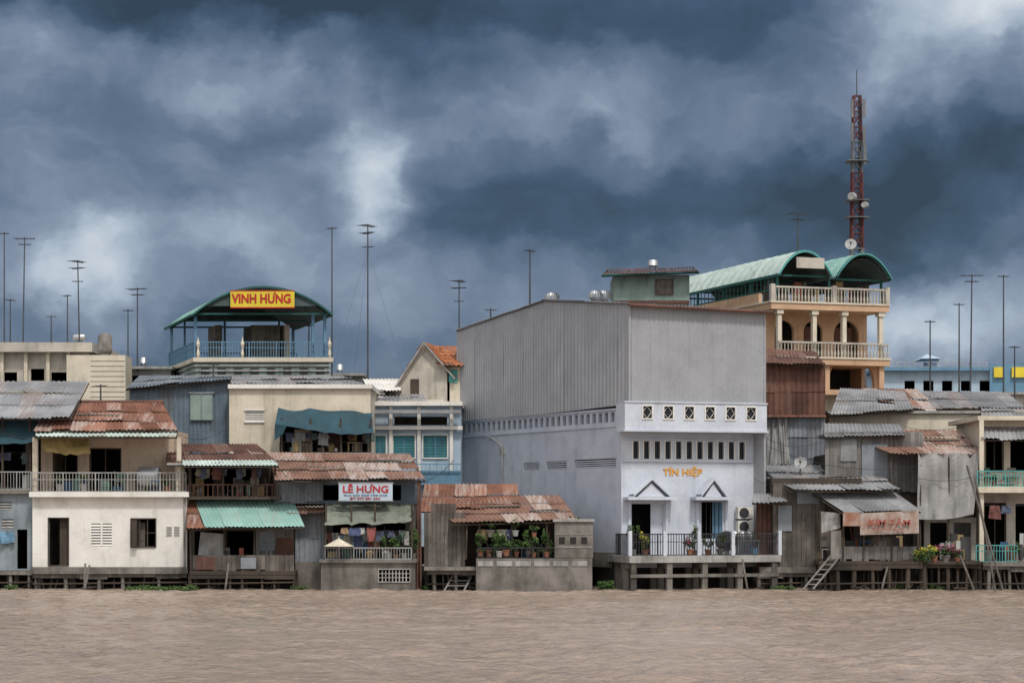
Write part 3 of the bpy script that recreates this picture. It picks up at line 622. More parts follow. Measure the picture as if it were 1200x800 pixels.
for u in (434, 456, 489, 527): g.m('pilasters', white).b(u, u+4, 476, 560, y0-.15, y0-.01)
g.m('cornice', white).b(430, 542, 470, 475, y0-.4, 17); g.m('cornice', white).b(430, 542, 499, 503, y0-.35, y0-.16)
g.m('sunshade', zinc).b(432, 540, 480, 484, y0-.9, y0-.42); g.m('blue_band', bluepaint).b(458, 540, 552, 568, y0-.6, y0-.2)
g.m('railing', bluepaint).rail(X(458, y0-.7), X(540, y0-.7), y0-.7, Z(552, y0-.7), Z(543, y0-.7), .2)
roof(g, white, (432, 458, 13), (470, 458, 13), (468, 444, 19), (425, 444, 19), part='white_roof', rows=1)
roof(g, zinc, (432, 470, 11.1), (500, 470, 11.1), (495, 462, 14), (432, 462, 14), part='grey_roof')
g.done()
# ================================================================ J terrace shack
g = Grp('rusty_roofed_terrace', (X(595), -.5, .9))
roof(g, rust, (492, 598, .2), (610, 594, .8), (606, 567, 4.5), (498, 567, 4.5), part='back_roof')
roof(g, rustpale, (530, 613, -1.6), (677, 609, -1.6), (655, 580, 2.6), (512, 583, 2.6), part='front_roof', rows=3)
m = g.m('gable_boards', plank); m.planks(497, 545, 600, 664, -.9, .18)
m.planks(505, 535, 590, 603, -.88, .18)
shell(g, 'walls', wood, 497, 650, 603, 664, .8, 6, [(560, 645, 618, 655)])
posts(g, (546, 562, 600, 640, 672), 611, 655, -1.4, .05)
g.m('terrace_wall', concrete).b(558, 694, 654, 695, -1.8, -1.6); g.m('planter', concrete).b(650, 695, 611, 653.5, -1.75, 0); g.m('planter_cap', slabm).b(648, 697, 608, 611, -1.85, .1)
g.m('side_wall', concrete).b(558, 562, 654, 695, -1.6, 4); g.m('floor', concrete).b(497, 694, 664, 668, -1.59, 6)
for k in range(6): g.m('blockwork', slabm).b(560+k*22, 578+k*22, 657, 663, -1.83, -1.802)
for v in (625, 640): g.m('planter_lines', slabm).b(651, 694, v, v+1, -1.77, -1.752)
for u in (655, 668, 681): g.m('planter_lines', dark).b(u, u+7, 629, 637, -1.765, -1.752)
g.m('lattice', irond).rail(X(560, -1.7), X(650, -1.7), -1.7, Z(653.8, -1.7), Z(641, -1.7), .25, .03)
piles(g, 500, 692, -1.2, 6, 668, 7, .09); clutter(g, 550, 648, 660, -1.3, .4, 30, 1.2)
g.done(); laundry(560, 600, 620, -1.3, .6, .8)
for i in range(16): plant(560+i*5.6+R.uniform(-3, 3), 652+R.uniform(-1, 1), -1.5+R.uniform(-.1, .3), R.uniform(.3, 1.1), R.uniform(.2, .5), i % 2 == 0, n=220, size=R.uniform(.05, .11))
for u, v in ((575, 617), (604, 616), (626, 617)): plant(u, v+12, -1.5, .5, .22, True, name='hanging_plant', n=120)
ladder(532, 692, 545, 668, -1.6, -.6, .9, 'boat_steps')
plant(672, 611, -1.2, .25, .3, False, name='shrub', n=60)
# ================================================================ K grey warehouse building
A = (5.12, 0.0); Bp = (11.55, 1.95); D = (-2.9, 15.4)
g = Grp('grey_clad_building', (6, 6, .9))
FL, LL = frame2(D, A); FF, LF = frame2(A, Bp)
up = (A[0]+.42, A[1]-.8); upB = (12.04, 1.2)
ops = []; n = 28
for i in range(n):
    s0 = .5+(LL-.9)*i/n; ops.append((s0, s0+.34, 7.86, 8.32))
def st(u):
    t = (2500*A[0]-(u-600)*100)/(15.4*(u-600)+2500*(A[0]-D[0])); return LL*(1-t)
lv = [(st(613), st(632), 5.72, 6.12), (st(640), st(664), 5.72, 6.12), (st(673), st(722), 5.72, 6.15)]
g.m('side_wall', blueplas).wall(D, A, 1.0, 8.5, ops+lv, .2)
for (a, c, z0, z1) in lv:
    for k in range(4): g.m('vent_slats', bluewhite).box(a, c, .03, .1, z0+.02+k*.1, z0+.07+k*.1, FL)
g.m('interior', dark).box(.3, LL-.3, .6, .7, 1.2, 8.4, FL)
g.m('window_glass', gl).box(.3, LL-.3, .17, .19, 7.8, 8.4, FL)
g.m('side_string_course', blueplas).box(.0, LL, -.05, -.003, 7.62, 7.72, FL); g.m('side_string_course', blueplas).box(.0, LL, -.05, -.003, 8.4, 8.5, FL)
tP = .426; pk = (A[0]+(D[0]-A[0])*tP, A[1]+(D[1]-A[1])*tP)
nx, ny = FL.e2; o = lambda p, k=.08: (p[0]-nx*k, p[1]-ny*k)
d_, p_, a_ = o(D), o(pk), o(up)
mc = g.m('side_cladding', greysheet)
mc.corr((*d_, 8.5), (*p_, 8.5), (*p_, 14.1), (*d_, 13.38), pitch=.3, amp=.022, sheet=1.1, rows=1, jit=0)
mc.corr((*p_, 8.5), (*a_, 8.62), (*a_, 13.28), (*p_, 14.1), pitch=.3, amp=.022, sheet=1.1, rows=1, jit=0)
g.m('front_cladding', greysheet).corr((*up, 8.72), (*upB, 8.72), (*upB, 13.05), (*up, 13.2), pitch=.24, amp=.02, sheet=1.0, rows=1, jit=0)
g.m('corner_trim', greysheet).box(-.05, .06, -.06, .06, 8.6, 13.25, Fr(a_))
Fu, Lu = frame2(up, upB); C2 = (upB[0]-.1+(D[0]-A[0])*1.0, upB[1]+15.5)
g.m('rear_walls', greysheet).wall(upB, C2, 1, 13.0, (), .1); g.m('rear_walls', greysheet).wall(C2, D, 1, 13.0, (), .1)
def sh(p, k, q=0): return (p[0]+Fu.e1[0]*k+Fu.e2[0]*q, p[1]+Fu.e1[1]*k+Fu.e2[1]*q)
rA, rB, rP, rQ = sh(up, -.25, -.35), sh(upB, .15, -.35), (p_[0]-.2, p_[1]), (p_[0]+Fu.e1[0]*7.3, p_[1]+Fu.e1[1]*7.3)
g.m('roof', zinc).corr((*rA, 13.22), (*rB, 13.08), (*rQ, 14.1), (*rP, 14.2), rows=2)
g.m('roof', zinc).corr((*rQ, 14.1), (*rP, 14.2), (d_[0]-.2, d_[1]+.2, 13.45), (*C2, 13.2), rows=2)
g.m('eave_gutter', rustdark).cyl((*rA, 13.2), (*rB, 13.05), .07, 8); g.m('verge_flashing', steel).cyl((*o(d_, .05), 13.4), (*o(p_, .05), 14.16), .05, 6); g.m('verge_flashing', steel).cyl((*o(p_, .05), 14.16), (*o(a_, .05), 13.3), .05, 6)
us = [753, 777, 801, 825, 849, 873]; kx = lambda u: (u-741)/(897-741)*Lu
opw = [(kx(u)+.02, kx(u)+.46, 7.98, 8.54) for u in us]
q0, q1 = sh(up, -.35, -.12), sh(upB, .0, -.12)
g.m('window_band', bluewhite).wall(q0, q1, 7.45, 8.7, [(a+.35, b_+.35, c, d) for a, b_, c, d in opw], .2)
Fb, Lb = frame2(q0, q1)
for a, b_, c, d in opw:
    a += .35; b_ += .35
    g.m('square_window_glass', gl).box(a, b_, .1, .12, c, d, Fb)
    w = g.m('square_window_frames', white); w.box(a-.06, a, -.04, .09, c-.06, d+.06, Fb); w.box(b_, b_+.06, -.04, .09, c-.06, d+.06, Fb); w.box(a, b_, -.04, .09, d, d+.06, Fb); w.box(a, b_, -.04, .09, c-.06, c, Fb)
    xm, zm = (a+b_)/2, (c+d)/2
    for (p1, p2) in (((xm, c), (b_, zm)), ((b_, zm), (xm, d)), ((xm, d), (a, zm)), ((a, zm), (xm, c))): w.cyl(Fb.p(p1[0], .06, p1[1]), Fb.p(p2[0], .06, p2[1]), .016, 4)
g.m('band_ledges', bluewhite).box(-.06, Lb+.06, -.08, .9, 7.36, 7.448, Fb); g.m('band_ledges', bluewhite).box(-.04, Lb+.04, -.05, .3, 8.702, 8.76, Fb)
g.m('band_side', bluewhite).box(0, .15, .205, 1.2, 7.45, 8.68, Fb)
fx = lambda u: (u-728)/(883-728)*LF
sl = [(fx(742+i*12.4)-.02, fx(742+i*12.4)+.26, 6.12, 6.94) for i in range(11)]
dr = [(fx(740), fx(777), 1.55, 4.0), (fx(821), fx(846), 2.35, 4.1)]
g.m('front_wall', bluewhite).wall(A, Bp, 1.0, 7.44, sl+dr, .2)
g.m('interior', dark).box(.3, LF-.2, 2.2, 2.3, 1.1, 7.3, FF); g.m('slot_glass', gl).box(.2, LF-.1, .14, .16, 6.05, 7.0, FF)
for a, b_, c, d in sl:
    w = g.m('slot_frames', white); w.box(a-.05, a, -.04, .1, c-.05, d+.05, FF); w.box(b_, b_+.05, -.04, .1, c-.05, d+.05, FF)
g.m('slot_sill', bluewhite).box(.1, LF-.1, -.09, -.003, 5.98, 6.06, FF); g.m('slot_sill', bluewhite).box(.1, LF-.1, -.07, -.003, 7.0, 7.06, FF)
g.m('right_wall', bluewhite).wall(Bp, (Bp[0]-6, Bp[1]+13), 1.0, 7.44, (), .1)
for (a, c) in ((fx(730), fx(786)), (fx(808), fx(852))):
    mid = (a+c)/2; w = g.m('door_pediments', bluewhite); w.box(a, c, -.75, -.003, 4.18, 4.32, FF)
    for (q, r_) in ((a+.3, mid), (c-.3, mid)):
        w.face([FF.p(q, -.7, 4.33), FF.p(r_, -.7, 5.12), FF.p(r_, -.02, 5.12), FF.p(q, -.02, 4.33)]); w.face([FF.p(q, -.7, 4.45), FF.p(r_, -.7, 5.24), FF.p(r_, -.02, 5.24), FF.p(q, -.02, 4.45)])
        w.face([FF.p(q, -.7, 4.33), FF.p(r_, -.7, 5.12), FF.p(r_, -.7, 5.24), FF.p(q, -.7, 4.45)])
    g.m('pediment_infill', bluewhite).face([FF.p(a+.5, -.55, 4.33), FF.p(c-.5, -.55, 4.33), FF.p(mid, -.55, 4.98)])
for q in (fx(737), fx(780), fx(816), fx(850)): g.m('pilasters', bluewhite).box(q-.07, q+.07, -.1, -.003, 1.62, 4.175, FF)
g.m('door_leaf', bluewhite).box(fx(763), fx(777), .12, .17, 1.6, 4.0, FF); g.m('window_shutters', bluepaint).box(fx(835), fx(846), .1, .14, 2.35, 4.1, FF)
for q in range(5): g.m('window_bars', irond).box(fx(822+q*5), fx(822.6+q*5), .05, .08, 2.35, 4.1, FF)
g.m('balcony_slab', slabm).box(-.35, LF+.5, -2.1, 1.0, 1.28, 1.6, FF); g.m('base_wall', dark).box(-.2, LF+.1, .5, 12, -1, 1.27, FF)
rr = g.m('balcony_railing', irond); rr.rail(-.25, LF+.4, -2.0, 1.62, 2.62, .13, .03, FF, True)
for q in (-.3, 1.4, 3.1, 4.8, LF+.45): g.m('railing_posts', bluewhite).box(q-.08, q+.08, -2.09, -1.93, 1.602, 2.75, FF)
Fsd = Fr(FF.p(LF+.45, -1.9, 0)[:2], FF.e2, (-FF.e1[0], -FF.e1[1])); rr.rail(0, 2.6, 0, 1.62, 2.62, .13, .03, Fsd)
Fsd = Fr(FF.p(-.3, -1.9, 0)[:2], FF.e2, (-FF.e1[0], -FF.e1[1])); rr.rail(0, 1.8, 0, 1.62, 2.62, .13, .03, Fsd)
pl = g.m('piles', concrete)
for i in range(5):
    for d in (-1.9, -.8, .2): q = -.1+i*(LF+.3)/4; pl.box(q-.13, q+.13, d-.13, d+.13, -1, 1.27, FF, R.random())
    q = -.1+i*(LF+.3)/4; pl.box(q-.1, q+.1, -1.76, -.94, 1.0, 1.26, FF)
pl.box(-.3, LF+.4, -2.1, -2.04, .6, .75, FF)
g.m('side_plinth', concrete).box(0, LL, -.06, -.004, 1.0, 1.7, FL)
dp = g.m('drain_pipe', slabm); P = [(st(572), 7.6), (st(578), 7.5), (st(590), 7.0), (st(590), 3.5)]
for q, w in zip(P[:-1], P[1:]): dp.cyl(FL.p(q[0], -.08, q[1]), FL.p(w[0], -.08, w[1]), .03, 6)
dp.cyl(FF.p(LF+.06, -.1, 1.6), FF.p(LF+.06, -.1, 7.3), .05, 8)
g.m('side_louvre', slabm).box(st(586), st(592), -.04, .02, 6.6, 6.95, FL)
p0 = FF.p(fx(776), -.03, 0); text(g, 'TÍN HIỆP', p0[0], p0[1], 5.25, fx(822)-fx(776), .52, txtO, math.atan2(FF.e1[1], FF.e1[0]), 'lettering', .025)
g.done()
def acunit(s, z, d=-.45):
    q = Grp('air_conditioner', FF.p(s, d, z)); q.m('case', white).box(s, s+.8, d, d+.32, z, z+.55, FF)
    c = FF.p(s+.3, d-.01, z+.28); q.m('fan_grille', irond).lathe(c, [(0, .02), (.2, .02), (.22, 0), (.24, .03)], 16, .5, (-FF.e2[0], -FF.e2[1], 0))
    q.m('bracket', steel).box(s+.05, s+.1, d, -.01, z-.05, z-.003, FF); q.m('bracket', steel).box(s+.7, s+.75, d, -.01, z-.05, z-.003, FF); q.done()
acunit(fx(860), 3.3); acunit(fx(860), 2.65)
def dish(x, y, z, r, dirn=(-.2, -1, .4), mat=None, hub=.5):
    q = Grp('satellite_dish', (x, y, z)); d = Vector(dirn).normalized()
    q.m('reflector', mat or ironw, True).lathe((x, y, z), [(0, 0), (r*.4, r*.05), (r*.75, r*.17), (r, r*.32), (r*1.02, r*.31)], 20, .5, tuple(d))
    q.m('feed', irond).cyl((x, y, z), Vector((x, y, z))+d*r*.8, .02, 5); q.m('feed', irond).cyl(Vector((x, y, z))+d*r*.7, Vector((x, y, z))+d*r*.85, .06, 6)
    q.m('stand', steel).cyl((x, y+.05, z), (x, y+.05, z-hub), .04, 6); q.done()
c = FF.p(fx(836), -1.5, 2.2); dish(*c, .5, mat=irond, hub=.6)
q = Grp('steel_washstand', FF.p(fx(855), -1.2, 1.6))
for s_ in range(4): q.m('pots', stainless, True).lathe(FF.p(fx(842+s_*9), -1.0, 2.3), [(0, 0), (.2, 0), (.22, .3), (.12, .42), (0, .45)], 14)
q.m('table', steel).box(fx(838), fx(878), -1.3, -.7, 2.24, 2.29, FF)
for s_ in (840, 876): q.m('legs', steel).box(fx(s_), fx(s_)+.05, -1.25, -1.2, 1.605, 2.24, FF)
q.m('laundry_bucket', bluepaint).lathe(FF.p(fx(868), -1.6, 1.61), [(.15, 0), (.22, .35), (.2, .35)], 12); q.done()
def fplant(s, d, z, h, w, **k):
    x, y, _ = FF.p(s, d, 0); plant(600+x*2500/(100+y), 600-(z-3.6)*2500/(100+y), y, h, w, **k)
fplant(fx(729), -1.5, 1.6, 1.1, .35, n=220); fplant(fx(797), -1.7, 1.6, 1.6, .35, n=260); fplant(fx(742), -1.6, 1.6, .8, .25, mat=flower_y)
fplant(fx(790), -1.9, 1.6, .6, .3, mat=flower_p); fplant(fx(812), -1.8, 1.6, .5, .25); fplant(fx(826), -1.8, 1.6, .7, .25)
def vent(x, y, z):
    q = Grp('roof_turbine_vent', (x, y, z)); q.m('collar', steel).cyl((x, y, z-.4), (x, y, z), .22, 10)
    mm = q.m('turbine', stainless)
    for i in range(16):
        t = math.pi*2*i/16
        for (r0, h0), (r1, h1) in zip([(.2, 0), (.36, .14), (.38, .3), (.24, .46)], [(.36, .14), (.38, .3), (.24, .46), (.04, .52)]):
            t2 = t+.3; mm.face([(x+r0*math.cos(t), y+r0*math.sin(t), z+h0), (x+r0*.9*math.cos(t2), y+r0*.9*math.sin(t2), z+h0), (x+r1*.9*math.cos(t2), y+r1*.9*math.sin(t2), z+h1), (x+r1*math.cos(t), y+r1*math.sin(t), z+h1)], R.random())
    q.done()
vent(X(698, 5), 5, Z(352, 5)); vent(X(708, 6), 6, Z(352, 6)); vent(X(647, 9), 9, Z(354, 9))
# ================================================================ L green stair cabin
y0 = 17; g = Grp('rooftop_cabin', (X(764, y0), y0, 13))
g.m('walls', sagepaint).b(719, 808, 322, 380, y0, y0+4); frame(g, rustdark, 769, 788, 328, 344, y0-.02, .05, .05, 1, False); g.m('louvre', concrete).b(769, 788, 328, 344, y0-.03, y0-.004)
roof(g, rustdark, (705, 322, y0-.7), (819, 318, y0-.7), (812, 313, y0+5), (712, 316, y0+5), fascia=greenpaint); g.m('string', rustdark).b(719, 808, 352, 356, y0-.1, y0-.005)
g.done(); tank(765, 304, 314, 12, y0+2)
# ================================================================ M peach tower house with vaulted roofs
y0 = 20; O = (X(918, y0), y0); e1 = (.955, .297); e2 = (-.36, .933); F = Fr(O, e1, e2); g = Grp('peach_tower_house', (O[0]+2, y0+4, .9))
wM = 6.1; zt = Z(362, y0); zf = Z(408, y0)
g.m('terrace_slab', orange).box(-1, wM+.2, -.5, 14, zt-.05, zt+.3, F); g.m('slab_edge', cream).box(-1.06, wM+.26, -.56, 14.1, zt+.302, zt+.4, F)
g.m('parapet', orange).box(-1, -.8, 1, 14, zt+.402, zt+.95, F)
g.m('mid_slab', orange).box(-.6, wM+.2, -.6, 8, Z(427, y0), Z(420, y0), F); g.m('mid_slab_edge', cream).box(-.66, wM+.26, -.66, 8, Z(420, y0)+.002, Z(418, y0), F)
g.m('low_slab', orange).box(-.2, wM+.2, -.6, 8, Z(462, y0), Z(456, y0), F)
def archwall(m, F, s0, s1, d, z0, z1, arches, th=.25):
    cur = s0
    for (a, b_, zs) in arches:
        m.box(cur, a, d, d+th, z0, z1, F); r = (b_-a)/2; c = (a+b_)/2; N = 10
        for i in range(N):
            t0, t1 = math.pi*(1-i/N), math.pi*(1-(i+1)/N); q0, w0, q1, w1 = c+r*math.cos(t0), zs+r*math.sin(t0), c+r*math.cos(t1), zs+r*math.sin(t1)
            for dd in (d, d+th): m.face([F.p(q0, dd, w0), F.p(q1, dd, w1), F.p(q1, dd, z1), F.p(q0, dd, z1)])
            m.face([F.p(q0, d, w0), F.p(q1, d, w1), F.p(q1, d+th, w1), F.p(q0, d+th, w0)])
        cur = b_
    m.box(cur, s1, d, d+th, z0, z1, F)
zc0 = Z(418, y0)
archwall(g.m('upper_arcade', orange), F, -.3, wM, 1.6, zc0, zt-.05, [(.3, 1.5, zc0+1.6), (2.1, 3.3, zc0+1.6), (4.0, 5.6, zc0+1.5)])
archwall(g.m('lower_arcade', orange), F, .0, wM, .4, Z(456, y0), Z(427, y0), [(.6, 2.0, Z(438, y0)), (3.0, 5.9, Z(450, y0)+.2)])
g.m('lower_body', cream).box(.1, wM-.1, .4, 7.5, .9, Z(462, y0), F)
for s_ in (-.4, 1.75, 3.6, 5.9): g.m('columns', cream).box(s_-.12, s_+.12, -.35, -.1, zc0, zt-.05, F); g.m('capitals', cream).box(s_-.2, s_+.2, -.43, -.02, zt-.3, zt-.06, F)
for s_ in (.2, 2.5, 5.9): g.m('columns', orange).box(s_-.15, s_+.15, -.4, -.1, Z(456, y0), Z(427, y0), F)
for s_ in (.5, 2.3, 4.2, 4.8): g.m('door_leaves', rustdark).box(s_, s_+.45, 1.9, 1.95, zc0, zc0+1.9, F)
g.m('interior', dark).box(-.2, wM-.1, 3.2, 3.3, Z(456, y0), zt-.06, F)
g.m('back_walls', orange).box(-.3, -.1, 1.86, 13.8, .9, zt-.06, F); g.m('back_walls', orange).box(-.3, wM, 13.6, 13.8, .9, zt-.06, F); g.m('back_walls', orange).box(wM-.2, wM, 1.86, 13.5, .9, zt-.06, F)
bl = g.m('balustrades', beige)
def balus(s0, s1, d, z, h=.85):
    bl.box(s0, s1, d-.07, d+.07, z+h-.1, z+h, F); k = int((s1-s0)/.2)
    for i in range(k+1):
        c_ = F.p(s0+(s1-s0)*i/k, d, z); bl.lathe(c_, [(.04, 0), (.065, h*.25), (.028, h*.55), (.05, h-.1)], 6)
balus(-.9, wM+.1, -.42, zt+.4); balus(-.6, wM+.1, -.52, Z(418, y0))
for s_ in (-.9, 2.9, wM+.1): bl.box(s_-.12, s_+.12, -.55, -.3, zt+.402, zt+1.35, F)
for i in range(26): s_ = R.uniform(-.5, 5.8); q_ = R.uniform(.2, 2.5); g.m('terrace_goods', goods).box(s_, s_+R.uniform(.05, .4), q_, q_+.3, zt+.41, zt+.41+R.uniform(.5, 1.5), F, R.random())
z1 = Z(322, y0); wv = 2.8
gp = g.m('roof_posts', greenpaint)
p1 = g.m('vault_roof_pale', paleroof).vault(F, -.5, wv-.05, -.4, 14, z1, 1.35); g.m('vault_ribs', paleroof).ribs(F, p1, -.3, 13.9)
g.m('vault_gable', teal).archband(F, p1, -.52, .1); p2 = g.m('vault_roof_green', greenroof).vault(F, wv, 6.2, -.8, 9, z1-.1, 1.35)
g.m('vault_gable', greenpaint).archband(F, p2, -.92, .12); g.m('vault_gable', teal).archband(F, p2, -1.0, .06, .07); g.m('vault_ribs', greenroof).ribs(F, p2, -.7, 8.9)
g.m('ceiling', tympan).vault(F, -.42, wv-.12, -.35, 13.9, z1-.06, 1.25); g.m('ceiling', tympan).vault(F, wv+.08, 6.1, -.75, 8.9, z1-.16, 1.25)
for d in (-.1, 3, 6.5, 10, 13.6):
    for s_ in (-.4, wv): gp.box(s_-.06, s_+.06, d, d+.12, zt+.4, z1+.1, F)
    gp.box(-.34, wv-.06, d+.02, d+.1, z1-.08, z1+.02, F)
for d in (-.1, 4, 8): gp.box(6.0, 6.12, d, d+.12, zt+.4, z1, F); gp.box(wv+.06, 6.0, d+.02, d+.1, z1-.2, z1-.1, F)
gp.box(-.56, -.48, -.4, 14, z1-.14, z1+.02, F); gp.box(-.5, -.44, .2, 13.8, z1-.85, z1-.77, F); gp.box(6.15, 6.22, -.8, 9, z1-.25, z1-.08, F)
for i in range(28): gp.box(-.49, -.45, .3+i*.48, .34+i*.48, z1-.77, z1-.14, F)
g.m('gable_sign', beige).box(.5, 2.2, -.62, -.54, z1+.35, z1+.95, F)
g.m('gable_infill', tympan).face([F.p(p, 6.9, z-.1) for p, z in p2])
g.done(); dish(X(997, 19), 19, Z(287, 19), .32)
# ================================================================ N telecom tower
y0 = 37; g = Grp('telecom_tower', (X(1003, y0), y0, .9)); s_ = (100+y0)/2500; xc = X(1004, y0); zb = .9; zt_ = Z(113, y0); nseg = 30
for i in range(nseg):
    t0, t1 = i/nseg, (i+1)/nseg; r0, r1 = (.85-.55*t0)*.75, (.85-.55*t1)*.75; za, zc_ = zb+(zt_-zb)*t0, zb+(zt_-zb)*t1
    m = g.m('lattice_red', redp) if i % 7 not in (4, 5) else g.m('lattice_pale', steel)
    c0 = [(xc+a*r0, y0+b_*r0, za) for a, b_ in ((-1, -1), (1, -1), (1, 1), (-1, 1))]; c1 = [(xc+a*r1, y0+b_*r1, zc_) for a, b_ in ((-1, -1), (1, -1), (1, 1), (-1, 1))]
    for k in range(4):
        k2 = (k+1) % 4; m.cyl(c0[k], c1[k], .065, 5); m.cyl(c0[k], c1[k2], .035, 4); m.cyl(c0[k2], c1[k], .035, 4); m.cyl(c1[k], c1[k2], .04, 4)
g.m('lightning_rod', mastm).cyl((xc, y0, zt_), (xc, y0, Z(82, y0)), .04, 5, .025); g.m('cable_run', irond).cyl((xc+.2, y0-.3, zb), (xc+.15, y0-.2, zt_), .09, 6)
an = g.m('panel_antennas', steel)
for (du, v) in ((-7, 118), (7, 150), (-7, 146), (7, 118), (8, 172)):
    an.box(xc+du*s_-.09, xc+du*s_+.09, y0-.6, y0-.5, Z(v+22, y0), Z(v, y0))
    for dv_ in (6, 16): g.m('antenna_arms', steel).cyl((xc, y0, Z(v+dv_, y0)), (xc+du*s_, y0-.5, Z(v+dv_, y0)), .03, 4)
for (du, v, r_) in ((-8, 232, .26), (7, 242, .2)):
    g.m('microwave_dishes', ironw).lathe((xc+du*s_, y0-.7, Z(v, y0)), [(0, .1), (r_*.9, .12), (r_, 0), (r_, -.25), (0, -.3)], 14, .5, (-.6, -1, 0)); g.m('antenna_arms', steel).cyl((xc, y0, Z(v, y0)), (xc+du*s_, y0-.6, Z(v, y0)), .05, 4)
for v in (256, 236, 190): g.m('platform', steel).box(xc-.7, xc+.7, y0-.7, y0+.7, Z(v, y0), Z(v-.8, y0))
g.done()
# ================================================================ O1 patched metal house
g = Grp('patched_iron_house', (X(930, 9), 9, .9)); y0 = 9
g.m('rust_cladding', rustdark).corr((X(888, y0), y0, Z(490, y0)), (X(967, y0), y0, Z(490, y0)), (X(967, y0), y0, Z(425, y0)), (X(888, y0), y0, Z(425, y0)), rows=2, pitch=.25, sheet=.9)
g.m('core', wood).b(888, 967, 426, 640, y0+.1, y0+6); g.m('grey_patch', zincwall).corr((X(884, 6), 6, Z(560, 6)), (X(967, 6), 6, Z(560, 6)), (X(967, 6), 6, Z(487, 6)), (X(884, 6), 6, Z(487, 6)), rows=3, pitch=.25, sheet=.9)
g.m('core2', wood).b(886, 966, 488, 640, 6.1, 9)
g.m('plastic_drape', tarpgrey).sheetcloth((X(895, 5.6), 5.6, Z(545, 5.6)), (X(926, 5.6), 5.6, Z(543, 5.6)), (X(922, 5.9), 5.9, Z(487, 5.9)), (X(897, 5.9), 5.9, Z(488, 5.9)), 20, 6, .14)
roof(g, rustdark, (893, 424, y0-.5), (966, 428, y0-.5), (955, 412, y0+4), (893, 408, y0+4)); g.m('ledge', rust).b(884, 968, 486, 488.5, 5.6, 9)
g.done()
# ================================================================ O2 low brown house
g = Grp('low_boarded_house', (X(950), .2, .9))
roof(g, zinc, (928, 574, -.8), (1054, 574, -.8), (1012, 545, 4), (886, 545, 4), rows=3)
m = g.m('boards', plank); shell(g, 'walls', wood, 905, 1010, 560, 668, .3, 6, [(975, 1000, 600, 655)], ceil=False)
m.planks(906, 967, 566, 664, .24, .22); g.m('side_panel', rustdark).corr((X(886, .8), .8, Z(662)), (X(907, .8), .8, Z(662)), (X(907, .8), .8, Z(586)), (X(886, .8), .8, Z(586)), rows=1)
roof(g, zinc, (882, 588, -.4), (922, 588, -.4), (915, 578, .8), (884, 578, .8), part='porch_roof', rows=1)
g.m('patch', zincwall).b(912, 928, 592, 622, .17, .19); g.m('patch', zincwall).b(934, 960, 570, 590, .16, .18); g.m('base', concrete).b(890, 962, 664, 671, .1, 6); piles(g, 888, 962, .2, 6, 671, 4, .09); g.done()
dish(X(938, 2), 2, Z(543, 2), .3)
# ================================================================ O3 veranda with awning
g = Grp('awning_veranda', (X(1015), -.5, .9))
roof(g, zinc, (988, 600, -1.8), (1079, 598, -1.8), (1046, 575, .2), (951, 576, .2), rows=1, part='awning')
shell(g, 'walls', wood, 962, 1078, 596, 657, 1.4, 6, [(972, 1005, 606, 656), (1015, 1070, 606, 656)])
g.m('deck', wood).b(960, 1082, 657, 661, -1.6, 6); piles(g, 960, 1082, -1.6, 6, 661, 6, .1, wood); posts(g, (962, 988, 1012, 1045, 1076), 598, 656, -1.5, .045)
g.m('half_wall', plankgrey).planks(985, 1078, 640, 656, -1.45, .25, .08); clutter(g, 962, 1076, 656, -1.3, 1.2, 44, 1.4); g.m('side_sheet', signR).b(962, 986, 620, 655, -.2, -.15)
g.m('grey_tarp', tarpgrey).sheetcloth((X(962, -1.4), -1.4, Z(624)), (X(985, -1.4), -1.4, Z(618)), (X(985, -1.4), -1.4, Z(601)), (X(962, -1.4), -1.4, Z(599)), 8, 4, .1); g.done()
g = Grp('rusty_shop_sign', (X(1042), -2, Z(612))); yy = -2.0
m = g.m('panel', signR); xa, xb = X(1008, yy), X(1077, yy); m.sheetcloth((xa, yy, Z(626)), (xb, yy, Z(624)), (xb, yy+.1, Z(598)), (xa, yy+.1, Z(601)), 10, 3, .02)
text(g, 'KIM TÂM', X(1018, yy), yy-.09, Z(615), 1.9, .34, txtF, off=.02); text(g, 'VÀNG BẠC', X(1022, yy), yy-.09, Z(621.5), 1.5, .13, txtF)
m.b(988, 1008, 600, 616, yy, yy+.04, .9); g.done()
ladder(947, 690, 980, 650, -2.4, -1.7, .45)
# ================================================================ O4 big boarded shed
g = Grp('boarded_shed', (X(1060, 2), 2, .9))
shell(g, 'walls', wood, 968, 1150, 532, 640, 2, 7, [(1080, 1142, 560, 638)], ceil=False)
g.m('front_boards', plankgrey).planks(967, 1082, 506, 575, 1.8, .2); g.m('front_boards', zincwall).b(1010, 1040, 520, 560, 1.72, 1.76); g.m('front_boards', zinc).b(985, 1004, 512, 540, 1.72, 1.76)
roof(g, rustpale, (1040, 530, .6), (1152, 533, .6), (1122, 504, 5), (985, 504, 5), rows=3); roof(g, zinc, (966, 512, 1.5), (1060, 509, 1.5), (1055, 497, 4.5), (966, 496, 4.5), part='upper_roof', rows=1)
g.m('upper_gable', plankgrey).b(968, 1060, 508, 512, 1.9, 4.5)
g.m('hanging_tarpaulin', tarpgrey).sheetcloth((X(1075, .4), .4, Z(608, .5)), (X(1141, .3), .3, Z(602, .5)), (X(1147, .5), .5, Z(531, .5)), (X(1076, .5), .5, Z(531, .5)), 16, 12, .15, .12)
g.m('deck', wood).b(1083, 1150, 657, 661, -1.0, 6); piles(g, 1083, 1150, -.9, 6, 661, 5, .1, wood); clutter(g, 1084, 1142, 657, -.6, 1.5, 26, 1.3)
